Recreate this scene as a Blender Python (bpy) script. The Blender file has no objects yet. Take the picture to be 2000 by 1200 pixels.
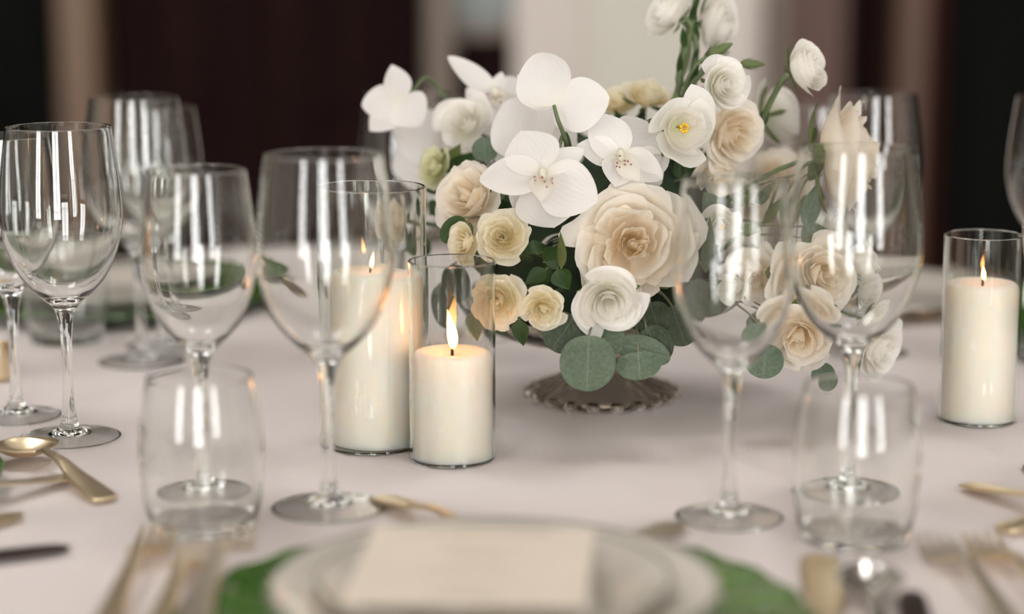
import bpy, math, random
import numpy as np
from mathutils import Matrix, Vector, Euler

PI = math.pi
rng = np.random.default_rng(7)
random.seed(7)
SC = bpy.context.scene
COL = SC.collection

# ------------------------------------------------------------------ camera
Z0 = 0.75                       # height of the table top
CAM_H = 0.361                   # camera above the table top
FPX = 4000.0                    # focal length in pixels of the 2000 x 1200 frame
PITCH = math.atan(720 / FPX)
CAM = Vector((0, 0, Z0 + CAM_H))
cd = bpy.data.cameras.new('camera')
cam = bpy.data.objects.new('camera', cd)
COL.objects.link(cam)
cam.location = CAM
cam.rotation_euler = (PI / 2 - PITCH, 0, 0)
cd.sensor_width = 36
cd.lens = FPX / 2000 * 36
cd.clip_start = 0.05
cd.dof.use_dof = True
cd.dof.focus_distance = 1.47
cd.dof.aperture_fstop = 2.0
SC.camera = cam

# ------------------------------------------------------------------ world and exposure
w = bpy.data.worlds.new('overcast_sky')
SC.world = w
w.use_nodes = True
bg = w.node_tree.nodes['Background']
bg.inputs['Color'].default_value = (1.0, 0.985, 0.975, 1)
bg.inputs['Strength'].default_value = 14.6
SC.view_settings.view_transform = 'Standard'
SC.view_settings.look = 'None'
SC.view_settings.gamma = 1
SC.view_settings.use_curve_mapping = False
SC.view_settings.exposure = 0.0
SC.cycles.max_bounces = 28
SC.cycles.transmission_bounces = 26
SC.cycles.glossy_bounces = 8
SC.cycles.diffuse_bounces = 8
SC.cycles.sample_clamp_indirect = 35
SC.cycles.blur_glossy = 0.3
SC.cycles.use_denoising = True

FWD = Vector((0, math.cos(PITCH), -math.sin(PITCH)))
UP = Vector((0, math.sin(PITCH), math.cos(PITCH)))
RT = Vector((1, 0, 0))


def ray(px, py):
    return RT * ((px - 1000) / FPX) + UP * ((600 - py) / FPX) + FWD


def on(px, py, z=0.0):          # the point seen at a pixel on the height z above the table top
    r = ray(px, py)
    return CAM + r * ((z - CAM_H) / r.z)


def at(px, py, Y):              # the point seen at a pixel at the distance Y
    r = ray(px, py)
    return CAM + r * (Y / r.y)


def mpp(Y):                     # metres per pixel near distance Y
    return (Y * math.cos(PITCH) + 0.03) / FPX


# portals in the windows behind the camera
WIN_Y = -3.4
WINS = [(-3.25, 1.2), (0.15, 1.2), (3.45, 1.2)]
WZ0, WZ1 = 0.12, 3.25


def portal(name, loc, rot, sx, sy):
    l = bpy.data.lights.new(name, 'AREA')
    l.shape = 'RECTANGLE'
    l.size, l.size_y = sx, sy
    l.cycles.is_portal = True
    o = bpy.data.objects.new(name, l)
    COL.objects.link(o)
    o.location = loc
    o.rotation_euler = rot


for wx, ww in WINS:
    portal('window_portal', (wx, WIN_Y - 0.02, (WZ0 + WZ1) / 2), (PI / 2, 0, 0), ww, WZ1 - WZ0)

# two glazed roof lights over the table
CEIL = 3.6
SKY = [(-1.3, 2.0, 0.8, 0.9), (0.8, 2.0, 0.55, 0.9)]      # centre x, y, size x, y
for sx_, sy_, a_, b_ in SKY:
    portal('rooflight_portal', (sx_, sy_, CEIL + 0.05), (0, 0, 0), a_, b_)

# ------------------------------------------------------------------ materials


def nt(name):
    m = bpy.data.materials.new(name)
    m.use_nodes = True
    t = m.node_tree
    return m, t, t.nodes['Principled BSDF'], t.nodes['Material Output']


def pm(name, col, rough=0.5, metal=0.0, var=0.0, vscale=8.0, bump=0.0, bscale=60.0, coat=0.0, spec=0.5, stretch=None):
    m, t, b, out = nt(name)
    b.inputs['Base Color'].default_value = (*col, 1)
    b.inputs['Roughness'].default_value = rough
    b.inputs['Metallic'].default_value = metal
    b.inputs['Coat Weight'].default_value = coat
    b.inputs['Specular IOR Level'].default_value = spec
    tc = t.nodes.new('ShaderNodeTexCoord')
    src = tc.outputs['Object']
    if stretch:
        mp = t.nodes.new('ShaderNodeMapping')
        mp.inputs['Scale'].default_value = stretch
        t.links.new(src, mp.inputs['Vector'])
        src = mp.outputs['Vector']
    if var:
        n = t.nodes.new('ShaderNodeTexNoise')
        n.inputs['Scale'].default_value = vscale
        n.inputs['Detail'].default_value = 5
        t.links.new(src, n.inputs['Vector'])
        r = t.nodes.new('ShaderNodeValToRGB')
        r.color_ramp.elements[0].position = 0.3
        r.color_ramp.elements[1].position = 0.7
        r.color_ramp.elements[0].color = (*[c * (1 - var) for c in col], 1)
        r.color_ramp.elements[1].color = (*[min(1, c * (1 + var)) for c in col], 1)
        t.links.new(n.outputs['Fac'], r.inputs['Fac'])
        t.links.new(r.outputs['Color'], b.inputs['Base Color'])
    if bump:
        n2 = t.nodes.new('ShaderNodeTexNoise')
        n2.inputs['Scale'].default_value = bscale
        n2.inputs['Detail'].default_value = 3
        t.links.new(src, n2.inputs['Vector'])
        bp = t.nodes.new('ShaderNodeBump')
        bp.inputs['Strength'].default_value = bump
        bp.inputs['Distance'].default_value = 0.002
        t.links.new(n2.outputs['Fac'], bp.inputs['Height'])
        t.links.new(bp.outputs['Normal'], b.inputs['Normal'])
    return m


def glass(name, col=(0.99, 0.995, 0.99), ior=1.48, rough=0.0):
    m, t, b, out = nt(name)
    t.nodes.remove(b)
    g = t.nodes.new('ShaderNodeBsdfGlass')
    g.inputs['Color'].default_value = (*col, 1)
    g.inputs['IOR'].default_value = ior
    g.inputs['Roughness'].default_value = rough
    t.links.new(g.outputs[0], out.inputs['Surface'])
    return m


def petal_mat(name, base, mid, tip, p1=0.25, p2=0.7, trans=0.46, rough=0.55, vein=22.0, vbump=0.25, noise=0.04, rib=None, ns=70):
    """colour runs from the petal's base to its tip; fine lengthwise veins; light passes through"""
    m, t, b, out = nt(name)
    a = t.nodes.new('ShaderNodeAttribute'); a.attribute_name = 'along'
    r = t.nodes.new('ShaderNodeValToRGB')
    e = r.color_ramp.elements
    e[0].position = 0.0; e[0].color = (*base, 1)
    e[1].position = 1.0; e[1].color = (*tip, 1)
    k = e.new(p1); k.color = (*[0.4 * x + 0.6 * y for x, y in zip(base, mid)], 1)
    k = e.new(p2); k.color = (*mid, 1)
    t.links.new(a.outputs['Fac'], r.inputs['Fac'])
    tc = t.nodes.new('ShaderNodeTexCoord')
    n = t.nodes.new('ShaderNodeTexNoise'); n.inputs['Scale'].default_value = ns; n.inputs['Detail'].default_value = 6
    t.links.new(tc.outputs['Object'], n.inputs['Vector'])
    hs = t.nodes.new('ShaderNodeMix'); hs.data_type = 'RGBA'; hs.blend_type = 'MULTIPLY'
    hs.inputs['Factor'].default_value = 1.0
    nr = t.nodes.new('ShaderNodeValToRGB')
    nr.color_ramp.elements[0].position = 0.3; nr.color_ramp.elements[1].position = 0.7
    nr.color_ramp.elements[0].color = (1 - noise, 1 - noise, 1 - noise * 1.6, 1)
    t.links.new(n.outputs['Fac'], nr.inputs['Fac'])
    t.links.new(r.outputs['Color'], hs.inputs[6]); t.links.new(nr.outputs['Color'], hs.inputs[7])
    c = hs.outputs[2]
    if rib:
        ar = t.nodes.new('ShaderNodeAttribute'); ar.attribute_name = 'across'
        ab = t.nodes.new('ShaderNodeMath'); ab.operation = 'ABSOLUTE'
        mr = t.nodes.new('ShaderNodeMapRange')
        mr.inputs['From Min'].default_value = 0.01; mr.inputs['From Max'].default_value = 0.055
        mr.inputs['To Min'].default_value = 0.4; mr.inputs['To Max'].default_value = 0.0
        mc = t.nodes.new('ShaderNodeMix'); mc.data_type = 'RGBA'
        mc.inputs[7].default_value = (*rib, 1)
        t.links.new(ar.outputs['Fac'], ab.inputs[0]); t.links.new(ab.outputs[0], mr.inputs['Value'])
        t.links.new(mr.outputs[0], mc.inputs['Factor']); t.links.new(c, mc.inputs[6])
        c = mc.outputs[2]
    ac = t.nodes.new('ShaderNodeAttribute'); ac.attribute_name = 'across'
    mu = t.nodes.new('ShaderNodeMath'); mu.operation = 'MULTIPLY'; mu.inputs[1].default_value = vein
    si = t.nodes.new('ShaderNodeMath'); si.operation = 'SINE'
    ad = t.nodes.new('ShaderNodeMath'); ad.operation = 'ADD'
    n3 = t.nodes.new('ShaderNodeMath'); n3.operation = 'MULTIPLY'; n3.inputs[1].default_value = 7.0
    t.links.new(n.outputs['Fac'], n3.inputs[0])
    t.links.new(ac.outputs['Fac'], mu.inputs[0]); t.links.new(mu.outputs[0], ad.inputs[0]); t.links.new(n3.outputs[0], ad.inputs[1])
    t.links.new(ad.outputs[0], si.inputs[0])
    bp = t.nodes.new('ShaderNodeBump'); bp.inputs['Strength'].default_value = vbump; bp.inputs['Distance'].default_value = 0.0006
    t.links.new(si.outputs[0], bp.inputs['Height'])
    t.links.new(bp.outputs['Normal'], b.inputs['Normal'])
    t.links.new(c, b.inputs['Base Color'])
    b.inputs['Roughness'].default_value = rough
    b.inputs['Specular IOR Level'].default_value = 0.25
    tr = t.nodes.new('ShaderNodeBsdfTranslucent')
    t.links.new(c, tr.inputs['Color'])
    mx = t.nodes.new('ShaderNodeMixShader'); mx.inputs[0].default_value = trans
    t.links.new(b.outputs[0], mx.inputs[1]); t.links.new(tr.outputs[0], mx.inputs[2])
    t.links.new(mx.outputs[0], out.inputs['Surface'])
    return m


M = {}
M['glass'] = glass('clear_crystal')
M['cylinder_glass'] = glass('clear_cylinder_glass', (0.975, 0.985, 0.975), 1.46)
M['pressed_glass'] = glass('smoky_pressed_glass', (0.955, 0.94, 0.91), 1.45, 0.02)
M['rose_white'] = petal_mat('white_petal', (0.78, 0.80, 0.50), (0.945, 0.93, 0.885), (0.95, 0.935, 0.905), 0.12, 0.42)
M['rose_cream'] = petal_mat('cream_petal', (0.96, 0.87, 0.70), (0.96, 0.905, 0.815), (0.96, 0.915, 0.85), 0.2, 0.6)
M['rose_peach'] = petal_mat('peach_petal', (0.97, 0.85, 0.64), (0.97, 0.89, 0.755), (0.965, 0.91, 0.81), 0.2, 0.6)
M['rose_ivory'] = petal_mat('ivory_petal', (0.93, 0.83, 0.46), (0.955, 0.895, 0.70), (0.96, 0.92, 0.80), 0.18, 0.6)
M['rose_greenish'] = petal_mat('greenish_ivory_petal', (0.50, 0.58, 0.22), (0.78, 0.78, 0.50), (0.86, 0.85, 0.66), 0.2, 0.6)
M['orchid'] = petal_mat('orchid_petal', (0.88, 0.86, 0.74), (0.89, 0.872, 0.85), (0.90, 0.882, 0.86), 0.06, 0.3, trans=0.35, rough=0.45, vein=34, vbump=0.12, noise=0.02)
M['orchid_lip'] = petal_mat('orchid_lip', (0.90, 0.83, 0.60), (0.93, 0.90, 0.83), (0.94, 0.91, 0.87), 0.12, 0.3, noise=0.05)
M['orchid_spot'] = pm('crimson_spot', (0.30, 0.02, 0.03), 0.5)
M['euc'] = petal_mat('eucalyptus_leaf', (0.24, 0.29, 0.21), (0.125, 0.175, 0.13), (0.145, 0.195, 0.145), 0.03, 0.2, trans=0.12, rough=0.5, vein=0, vbump=0.5, noise=0.28, rib=(0.26, 0.31, 0.24), ns=420)
M['euc_dark'] = petal_mat('dark_eucalyptus_leaf', (0.13, 0.15, 0.10), (0.06, 0.082, 0.055), (0.08, 0.105, 0.075), 0.03, 0.2, trans=0.12, rough=0.5, vein=0, vbump=0.5, noise=0.28, rib=(0.15, 0.18, 0.12), ns=420)
M['leaf'] = petal_mat('rose_leaf', (0.07, 0.12, 0.03), (0.035, 0.075, 0.02), (0.045, 0.09, 0.025), 0.1, 0.4, trans=0.2, rough=0.45, vein=12, vbump=0.08, noise=0.25)
M['olive'] = petal_mat('olive_leaf', (0.20, 0.22, 0.08), (0.15, 0.18, 0.06), (0.13, 0.17, 0.05), 0.1, 0.4, trans=0.3, rough=0.45, vein=14, vbump=0.4, noise=0.25)
M['sepal'] = petal_mat('green_sepal', (0.16, 0.21, 0.085), (0.18, 0.23, 0.095), (0.15, 0.20, 0.075), 0.2, 0.5, trans=0.25, vein=10)
M['stem'] = pm('green_stem', (0.105, 0.145, 0.06), 0.5, var=0.25, vscale=60)
M['euc_stem'] = pm('brown_green_twig', (0.17, 0.16, 0.09), 0.6, var=0.2, vscale=60)
M['stamen'] = pm('yellow_stamen', (0.80, 0.50, 0.03), 0.7, var=0.2, vscale=300)
M['foam'] = pm('dark_green_foam', (0.018, 0.035, 0.014), 0.9, var=0.3, vscale=40, bump=0.6, bscale=150)
M['gold'] = pm('champagne_gold', (0.86, 0.71, 0.48), 0.33, 1.0, var=0.06, vscale=30)
M['pale_gold'] = pm('pale_gold', (0.80, 0.72, 0.58), 0.33, 1.0, var=0.06, vscale=30)
M['steel'] = pm('polished_steel', (0.62, 0.60, 0.56), 0.18, 1.0, var=0.05, vscale=30)
M['dark_metal'] = pm('dark_bronze', (0.12, 0.085, 0.075), 0.32, 1.0, var=0.1, vscale=30)
M['plate'] = pm('off_white_glazed_china', (0.58, 0.55, 0.485), 0.16, var=0.03, vscale=12, coat=0.3)
M['plate_edge'] = pm('silver_plate_band', (0.66, 0.66, 0.60), 0.25, 0.8)
M['card'] = pm('ivory_card', (0.70, 0.63, 0.53), 0.8, var=0.03, vscale=30, bump=0.1, bscale=300)
M['ink'] = pm('taupe_ink', (0.42, 0.36, 0.28), 0.8)
M['dark_wood'] = pm('dark_mahogany', (0.013, 0.0045, 0.004), 0.85, var=0.35, vscale=3, stretch=(6, 6, 0.5), spec=0.12)
M['black_wood'] = pm('near_black_timber', (0.0035, 0.004, 0.003), 0.85, var=0.35, vscale=3, stretch=(6, 6, 0.5), spec=0.12)
M['brown_trim'] = pm('brown_timber_trim', (0.185, 0.115, 0.068), 0.5, var=0.2, vscale=3, stretch=(8, 8, 0.4))
M['dark_trim'] = pm('dark_brown_trim', (0.12, 0.066, 0.042), 0.6, var=0.2, vscale=3, stretch=(8, 8, 0.4))
M['grey_trim'] = pm('taupe_trim', (0.20, 0.16, 0.125), 0.5, var=0.15, vscale=3, stretch=(8, 8, 0.4))
M['mauve_wall'] = pm('mauve_brown_plaster', (0.14, 0.085, 0.072), 0.8, var=0.1, vscale=2, bump=0.1)
M['white_door'] = pm('warm_white_paint', (0.70, 0.635, 0.575), 0.5, var=0.03, vscale=3)
M['sage_panel'] = pm('pale_sage_paint', (0.67, 0.66, 0.565), 0.5, var=0.03, vscale=3)
M['blue_pane'] = pm('blue_grey_glazing', (0.22, 0.25, 0.235), 0.2, var=0.15, vscale=2)
M['red_trim'] = pm('oxblood_trim', (0.035, 0.008, 0.007), 0.85, var=0.2, vscale=3, spec=0.12)
M['floor'] = pm('red_brown_boards', (0.085, 0.045, 0.032), 0.35, var=0.3, vscale=4, stretch=(1, 8, 1))
M['wall'] = pm('taupe_wall', (0.50, 0.43, 0.37), 0.8, var=0.05, vscale=2, bump=0.1)
M['ceiling'] = pm('cream_ceiling', (0.82, 0.77, 0.70), 0.9, var=0.03, vscale=2)
M['frame'] = pm('window_frame_paint', (0.55, 0.50, 0.44), 0.4, var=0.05, vscale=4)
M['table_wood'] = pm('plywood', (0.34, 0.23, 0.13), 0.6, var=0.2, vscale=6, stretch=(1, 6, 1))


def cloth_mat():
    m, t, b, out = nt('white_linen')
    tc = t.nodes.new('ShaderNodeTexCoord')
    n = t.nodes.new('ShaderNodeTexNoise'); n.inputs['Scale'].default_value = 2.5; n.inputs['Detail'].default_value = 6
    r = t.nodes.new('ShaderNodeValToRGB')
    r.color_ramp.elements[0].position = 0.3; r.color_ramp.elements[1].position = 0.7
    r.color_ramp.elements[0].color = (0.715, 0.655, 0.635, 1)
    r.color_ramp.elements[1].color = (0.745, 0.685, 0.665, 1)
    t.links.new(tc.outputs['Object'], n.inputs['Vector']); t.links.new(n.outputs['Fac'], r.inputs['Fac'])
    t.links.new(r.outputs['Color'], b.inputs['Base Color'])
    b.inputs['Roughness'].default_value = 0.85
    b.inputs['Sheen Weight'].default_value = 0.15
    hs = []
    for ax in ('X', 'Y'):
        wv = t.nodes.new('ShaderNodeTexWave'); wv.bands_direction = ax
        wv.inputs['Scale'].default_value = 300; wv.inputs['Distortion'].default_value = 1.5
        wv.inputs['Detail'].default_value = 1
        t.links.new(tc.outputs['Object'], wv.inputs['Vector'])
        hs.append(wv)
    ad = t.nodes.new('ShaderNodeMath'); ad.operation = 'ADD'
    t.links.new(hs[0].outputs['Fac'], ad.inputs[0]); t.links.new(hs[1].outputs['Fac'], ad.inputs[1])
    n2 = t.nodes.new('ShaderNodeTexNoise'); n2.inputs['Scale'].default_value = 500
    t.links.new(tc.outputs['Object'], n2.inputs['Vector'])
    ad2 = t.nodes.new('ShaderNodeMath'); ad2.operation = 'ADD'
    t.links.new(ad.outputs[0], ad2.inputs[0]); t.links.new(n2.outputs['Fac'], ad2.inputs[1])
    bp = t.nodes.new('ShaderNodeBump'); bp.inputs['Strength'].default_value = 0.25; bp.inputs['Distance'].default_value = 0.0008
    t.links.new(ad2.outputs[0], bp.inputs['Height']); t.links.new(bp.outputs['Normal'], b.inputs['Normal'])
    return m


M['cloth'] = cloth_mat()


def wax_mat():
    m, t, b, out = nt('ivory_wax')
    b.inputs['Base Color'].default_value = (0.91, 0.83, 0.74, 1)
    b.inputs['Roughness'].default_value = 0.45
    b.inputs['Subsurface Weight'].default_value = 1.0
    b.inputs['Subsurface Radius'].default_value = (1.0, 0.72, 0.48)
    b.inputs['Subsurface Scale'].default_value = 0.014
    tc = t.nodes.new('ShaderNodeTexCoord')
    n = t.nodes.new('ShaderNodeTexNoise'); n.inputs['Scale'].default_value = 90
    t.links.new(tc.outputs['Object'], n.inputs['Vector'])
    bp = t.nodes.new('ShaderNodeBump'); bp.inputs['Strength'].default_value = 0.06; bp.inputs['Distance'].default_value = 0.001
    t.links.new(n.outputs['Fac'], bp.inputs['Height']); t.links.new(bp.outputs['Normal'], b.inputs['Normal'])
    return m


M['wax'] = wax_mat()
M['wick'] = pm('charred_wick', (0.03, 0.02, 0.015), 0.9)


def flame_mat():
    m, t, b, out = nt('candle_flame')
    t.nodes.remove(b)
    a = t.nodes.new('ShaderNodeAttribute'); a.attribute_name = 'along'
    r = t.nodes.new('ShaderNodeValToRGB')
    e = r.color_ramp.elements
    e[0].position = 0; e[0].color = (0.9, 0.30, 0.07, 1)
    e[1].position = 1; e[1].color = (1.0, 0.46, 0.13, 1)
    k = e.new(0.18); k.color = (1.0, 0.36, 0.10, 1)
    k = e.new(0.5); k.color = (1.0, 0.40, 0.13, 1)
    t.links.new(a.outputs['Fac'], r.inputs['Fac'])
    s = t.nodes.new('ShaderNodeValToRGB')
    se = s.color_ramp.elements
    se[0].position = 0; se[0].color = (0.05, 0.05, 0.05, 1)
    se[1].position = 1; se[1].color = (0.12, 0.12, 0.12, 1)
    k = se.new(0.35); k.color = (1, 1, 1, 1)
    t.links.new(a.outputs['Fac'], s.inputs['Fac'])
    mu = t.nodes.new('ShaderNodeMath'); mu.operation = 'MULTIPLY'; mu.inputs[1].default_value = FLAME
    t.links.new(s.outputs['Color'], mu.inputs[0])
    em = t.nodes.new('ShaderNodeEmission')
    t.links.new(r.outputs['Color'], em.inputs['Color']); t.links.new(mu.outputs[0], em.inputs['Strength'])
    t.links.new(em.outputs[0], out.inputs['Surface'])
    return m


FLAME = 42.0
M['flame'] = flame_mat()
M['flame'].cycles.emission_sampling = 'FRONT_BACK'


def charger_mat():
    m, t, b, out = nt('green_pressed_glass')
    tc = t.nodes.new('ShaderNodeTexCoord')
    n = t.nodes.new('ShaderNodeTexVoronoi'); n.inputs['Scale'].default_value = 16
    t.links.new(tc.outputs['Object'], n.inputs['Vector'])
    r = t.nodes.new('ShaderNodeValToRGB')
    r.color_ramp.elements[0].position = 0.1; r.color_ramp.elements[1].position = 0.75
    r.color_ramp.elements[0].color = (0.105, 0.22, 0.045, 1)
    r.color_ramp.elements[1].color = (0.035, 0.105, 0.012, 1)
    t.links.new(n.outputs['Distance'], r.inputs['Fac']); t.links.new(r.outputs['Color'], b.inputs['Base Color'])
    b.inputs['Roughness'].default_value = 0.16
    b.inputs['Coat Weight'].default_value = 0.4
    return m


M['charger'] = charger_mat()

# ------------------------------------------------------------------ object helpers


def empty(name, label, cat, mat=None, group=None, loc=None):
    o = bpy.data.objects.new(name, None)
    COL.objects.link(o)
    o.empty_display_size = 0.02
    if mat is not None:
        o.matrix_world = mat
    if loc is not None:
        o.location = loc
    o['label'] = label
    o['category'] = cat
    if group:
        o['group'] = group
    return o


def mesh(name, V, F, m, parent=None, smooth=True, along=None, across=None, normals=None):
    me = bpy.data.meshes.new(name)
    me.from_pydata([tuple(v) for v in np.asarray(V).tolist()], [], F)
    if smooth:
        me.polygons.foreach_set('use_smooth', [True] * len(me.polygons))
    for nm, arr in (('along', along), ('across', across)):
        if arr is not None:
            a = me.attributes.new(nm, 'FLOAT', 'POINT')
            a.data.foreach_set('value', np.asarray(arr, dtype=np.float32).ravel())
    me.materials.append(m)
    me.update()
    if normals is not None:
        me.normals_split_custom_set_from_vertices([tuple(x) for x in normals])
    o = bpy.data.objects.new(name, me)
    COL.objects.link(o)
    if parent is not None:
        o.parent = parent
    return o


def tag(o, label, cat, group=None):
    o['label'] = label
    o['category'] = cat
    if group:
        o['group'] = group
    return o


def grid_faces(nu, nv, wrap=False):
    F = []
    for j in range(nv - 1):
        for i in range(nu if wrap else nu - 1):
            a = j * nu + i
            b = j * nu + (i + 1) % nu
            F.append((a, b, b + nu, a + nu))
    return F


def box_vf(x0, x1, y0, y1, z0, z1, bev=0.0):
    if not bev:
        V = [(x, y, z) for z in (z0, z1) for y in (y0, y1) for x in (x0, x1)]
        return V, [(0, 2, 3, 1), (4, 5, 7, 6), (0, 1, 5, 4), (2, 6, 7, 3), (0, 4, 6, 2), (1, 3, 7, 5)]
    b = min(bev, (x1 - x0) / 3, (y1 - y0) / 3, (z1 - z0) / 3)
    V, F = [], []
    for z, i in ((z0, b), (z0 + b, 0), (z1 - b, 0), (z1, b)):
        for (x, y) in ((x0 + i, y0 + i + b - i * 1), (x0 + i + b, y0 + i), (x1 - i - b, y0 + i), (x1 - i, y0 + i + b),
                       (x1 - i, y1 - i - b), (x1 - i - b, y1 - i), (x0 + i + b, y1 - i), (x0 + i, y1 - i - b)):
            V.append((x, y, z))
    for j in range(3):
        for k in range(8):
            F.append((j * 8 + k, j * 8 + (k + 1) % 8, j * 8 + 8 + (k + 1) % 8, j * 8 + 8 + k))
    F.append(tuple(range(7, -1, -1))); F.append(tuple(range(24, 32)))
    return V, F


def box(name, m, x0, x1, y0, y1, z0, z1, parent=None, bev=0.0):
    V, F = box_vf(x0, x1, y0, y1, z0, z1, bev)
    return mesh(name, V, F, m, parent, smooth=False)


def struct(o):
    o['kind'] = 'structure'
    return o


def catmull(P, k=5):
    """smooth a polyline; a point given twice stays a corner"""
    P = [np.array(p, float) for p in P]
    out = []
    n = len(P)
    for i in range(n - 1):
        a, b = P[i], P[i + 1]
        if np.allclose(a, b):
            continue
        p0 = P[i - 1] if i > 0 and not np.allclose(P[i - 1], a) else 2 * a - b
        p3 = P[i + 2] if i + 2 < n and not np.allclose(P[i + 2], b) else 2 * b - a
        for s in range(k):
            t = s / k
            out.append(0.5 * ((2 * a) + (b - p0) * t + (2 * p0 - 5 * a + 4 * b - p3) * t * t + (3 * a - p0 - 3 * b + p3) * t ** 3))
    out.append(P[-1])
    return np.array(out)


def lathe(prof, n=64, flute=None):
    """prof: (r, z) rows; returns V, F and smooth normals of the whole profile"""
    prof = np.asarray(prof, float)
    r, z = np.maximum(prof[:, 0], 1e-5), prof[:, 1]
    th = np.arange(n) * 2 * PI / n
    R = r[:, None] * np.ones(n)[None]
    Zz = z[:, None] * np.ones(n)[None]
    if flute is not None:
        R, Zz = flute(R, Zz, th[None] * np.ones((len(r), 1)))
    V = np.stack([R * np.cos(th), R * np.sin(th), Zz], -1).reshape(-1, 3)
    d = np.gradient(prof, axis=0)
    nr, nz = d[:, 1], -d[:, 0]
    l = np.hypot(nr, nz) + 1e-12
    nr, nz = nr / l, nz / l
    N = np.stack([nr[:, None] * np.cos(th), nr[:, None] * np.sin(th), nz[:, None] * np.ones(n)], -1).reshape(-1, 3)
    return V, grid_faces(n, len(r), True), N


def lathe_obj(name, prof, m, parent=None, n=64, flute=None):
    V, F, N = lathe(prof, n, flute)
    return mesh(name, V, F, m, parent)


def tube(P, R, n=8, cap=True):
    """a tapered tube along points P with radii R"""
    P = [Vector(p) for p in P]
    V, F = [], []
    t0 = (P[1] - P[0]).normalized()
    ref = t0.orthogonal().normalized()
    for i, p in enumerate(P):
        t = (P[min(i + 1, len(P) - 1)] - P[max(i - 1, 0)]).normalized()
        ref = (ref - t * ref.dot(t)).normalized()
        b = t.cross(ref)
        for k in range(n):
            a = 2 * PI * k / n
            V.append(tuple(p + (ref * math.cos(a) + b * math.sin(a)) * R[i]))
    F = grid_faces(n, len(P), True)
    if cap:
        F.append(tuple(range(n - 1, -1, -1)))
        F.append(tuple(range((len(P) - 1) * n, len(P) * n)))
    return V, F


def frame_to(d, roll=0.0):
    """rotation whose +Z points along d, +Y as upright as can be"""
    z = Vector(d).normalized()
    u = Vector((0, 0, 1)) if abs(z.z) < 0.95 else Vector((0, 1, 0))
    x = u.cross(z).normalized()
    y = z.cross(x)
    m = Matrix((x, y, z)).transposed()
    return m @ Matrix.Rotation(roll, 3, 'Z')


# ------------------------------------------------------------------ the room
BY = 4.6                          # the far wall
HX0, HX1, FY0 = -5.2, 5.4, WIN_Y


def bx(px, Y=BY):
    return at(px, 300, Y).x


def bz(py, Y=BY):
    return at(1000, py, Y).z


struct(box('floor', M['floor'], HX0, HX1, FY0, BY + 0.3, -0.1, 0.0))
sa, sb = SKY[0][1] - SKY[0][3] / 2, SKY[0][1] + SKY[0][3] / 2
ce = struct(box('ceiling', M['ceiling'], HX0, HX1, FY0 - 0.3, sa, CEIL, CEIL + 0.1))
box('ceiling_section', M['ceiling'], HX0, HX1, sb, BY + 0.4, CEIL, CEIL + 0.1, ce)
xs = [HX0] + [e for k in SKY for e in (k[0] - k[2] / 2, k[0] + k[2] / 2)] + [HX1]
for i in range(0, len(xs), 2):
    box('ceiling_section', M['ceiling'], xs[i], xs[i + 1], sa, sb, CEIL, CEIL + 0.1, ce)
for i, k in enumerate(SKY):
    rl = struct(box('window_%d' % (6 + i), M['frame'], k[0] - 0.02, k[0] + 0.02, sa, sb, CEIL + 0.03, CEIL + 0.07))
    box('window_bar', M['frame'], k[0] - k[2] / 2, k[0] + k[2] / 2, k[1] - 0.02, k[1] + 0.02, CEIL + 0.035, CEIL + 0.065, rl)
struct(box('wall_left', M['wall'], HX0 - 0.1, HX0, FY0 - 0.3, BY + 0.3, 0, CEIL))
struct(box('wall_right', M['wall'], HX1, HX1 + 0.1, FY0 - 0.3, BY + 0.3, 0, CEIL))
# wall behind the camera with its three tall windows
wn = struct(box('wall_front', M['wall'], HX0, HX1, FY0 - 0.25, FY0, 0, WZ0))
box('wall_section', M['wall'], HX0, HX1, FY0 - 0.25, FY0, WZ1, CEIL, wn)
edges = [HX0] + [e for wx, ww in WINS for e in (wx - ww / 2, wx + ww / 2)] + [HX1]
for i in range(0, len(edges), 2):
    box('wall_section', M['wall'], edges[i], edges[i + 1], FY0 - 0.25, FY0, WZ0, WZ1, wn)
for i, (wx, ww) in enumerate(WINS):
    y0, y1 = FY0 - 0.2, FY0 - 0.14
    a, b = wx - ww / 2, wx + ww / 2
    wo = struct(box('window_%d' % (i + 1), M['frame'], a, b, y0, y1 + 0.1, WZ0, WZ0 + 0.06))
    box('window_head', M['frame'], a, b, y0, y1, WZ1 - 0.06, WZ1, wo)
    for q in (a, b - 0.06, wx - 0.03):
        box('window_stile', M['frame'], q, q + 0.06, y0, y1, WZ0 + 0.06, WZ1 - 0.06, wo)
    for q in (WZ0 + 0.55, WZ0 + 2.1):
        box('window_bar', M['frame'], a + 0.06, b - 0.06, y0 + 0.01, y1 - 0.01, q, q + 0.035, wo)

# the far wall, left to right
wb = struct(box('wall_back', M['black_wood'], HX0, HX1, BY + 0.3, BY + 0.4, 0, CEIL))
box('wall_section', M['dark_wood'], HX0, HX1, BY, BY + 0.3, 2.35, CEIL, wb)
box('wall_section', M['black_wood'], HX0, bx(-250), BY, BY + 0.3, 0, 2.35, wb)
box('wall_section', M['mauve_wall'], bx(1532), bx(1642), BY - 0.02, BY + 0.3, 0, 2.35, wb)
box('wall_section', M['dark_wood'], bx(1642), bx(1735), BY + 0.1, BY + 0.3, 0, 2.35, wb)
box('wall_section', M['black_wood'], bx(1835), bx(2300), BY + 0.05, BY + 0.3, 0, 2.35, wb)
box('wall_section', M['dark_wood'], bx(2300), HX1, BY, BY + 0.3, 0, 2.35, wb)


def trim(i, m, a, b, depth=0.06):
    return struct(box('trim_%d' % i, M[m], bx(a), bx(b), BY - depth, BY + 0.3, 0, 2.35, bev=0.012))


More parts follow.
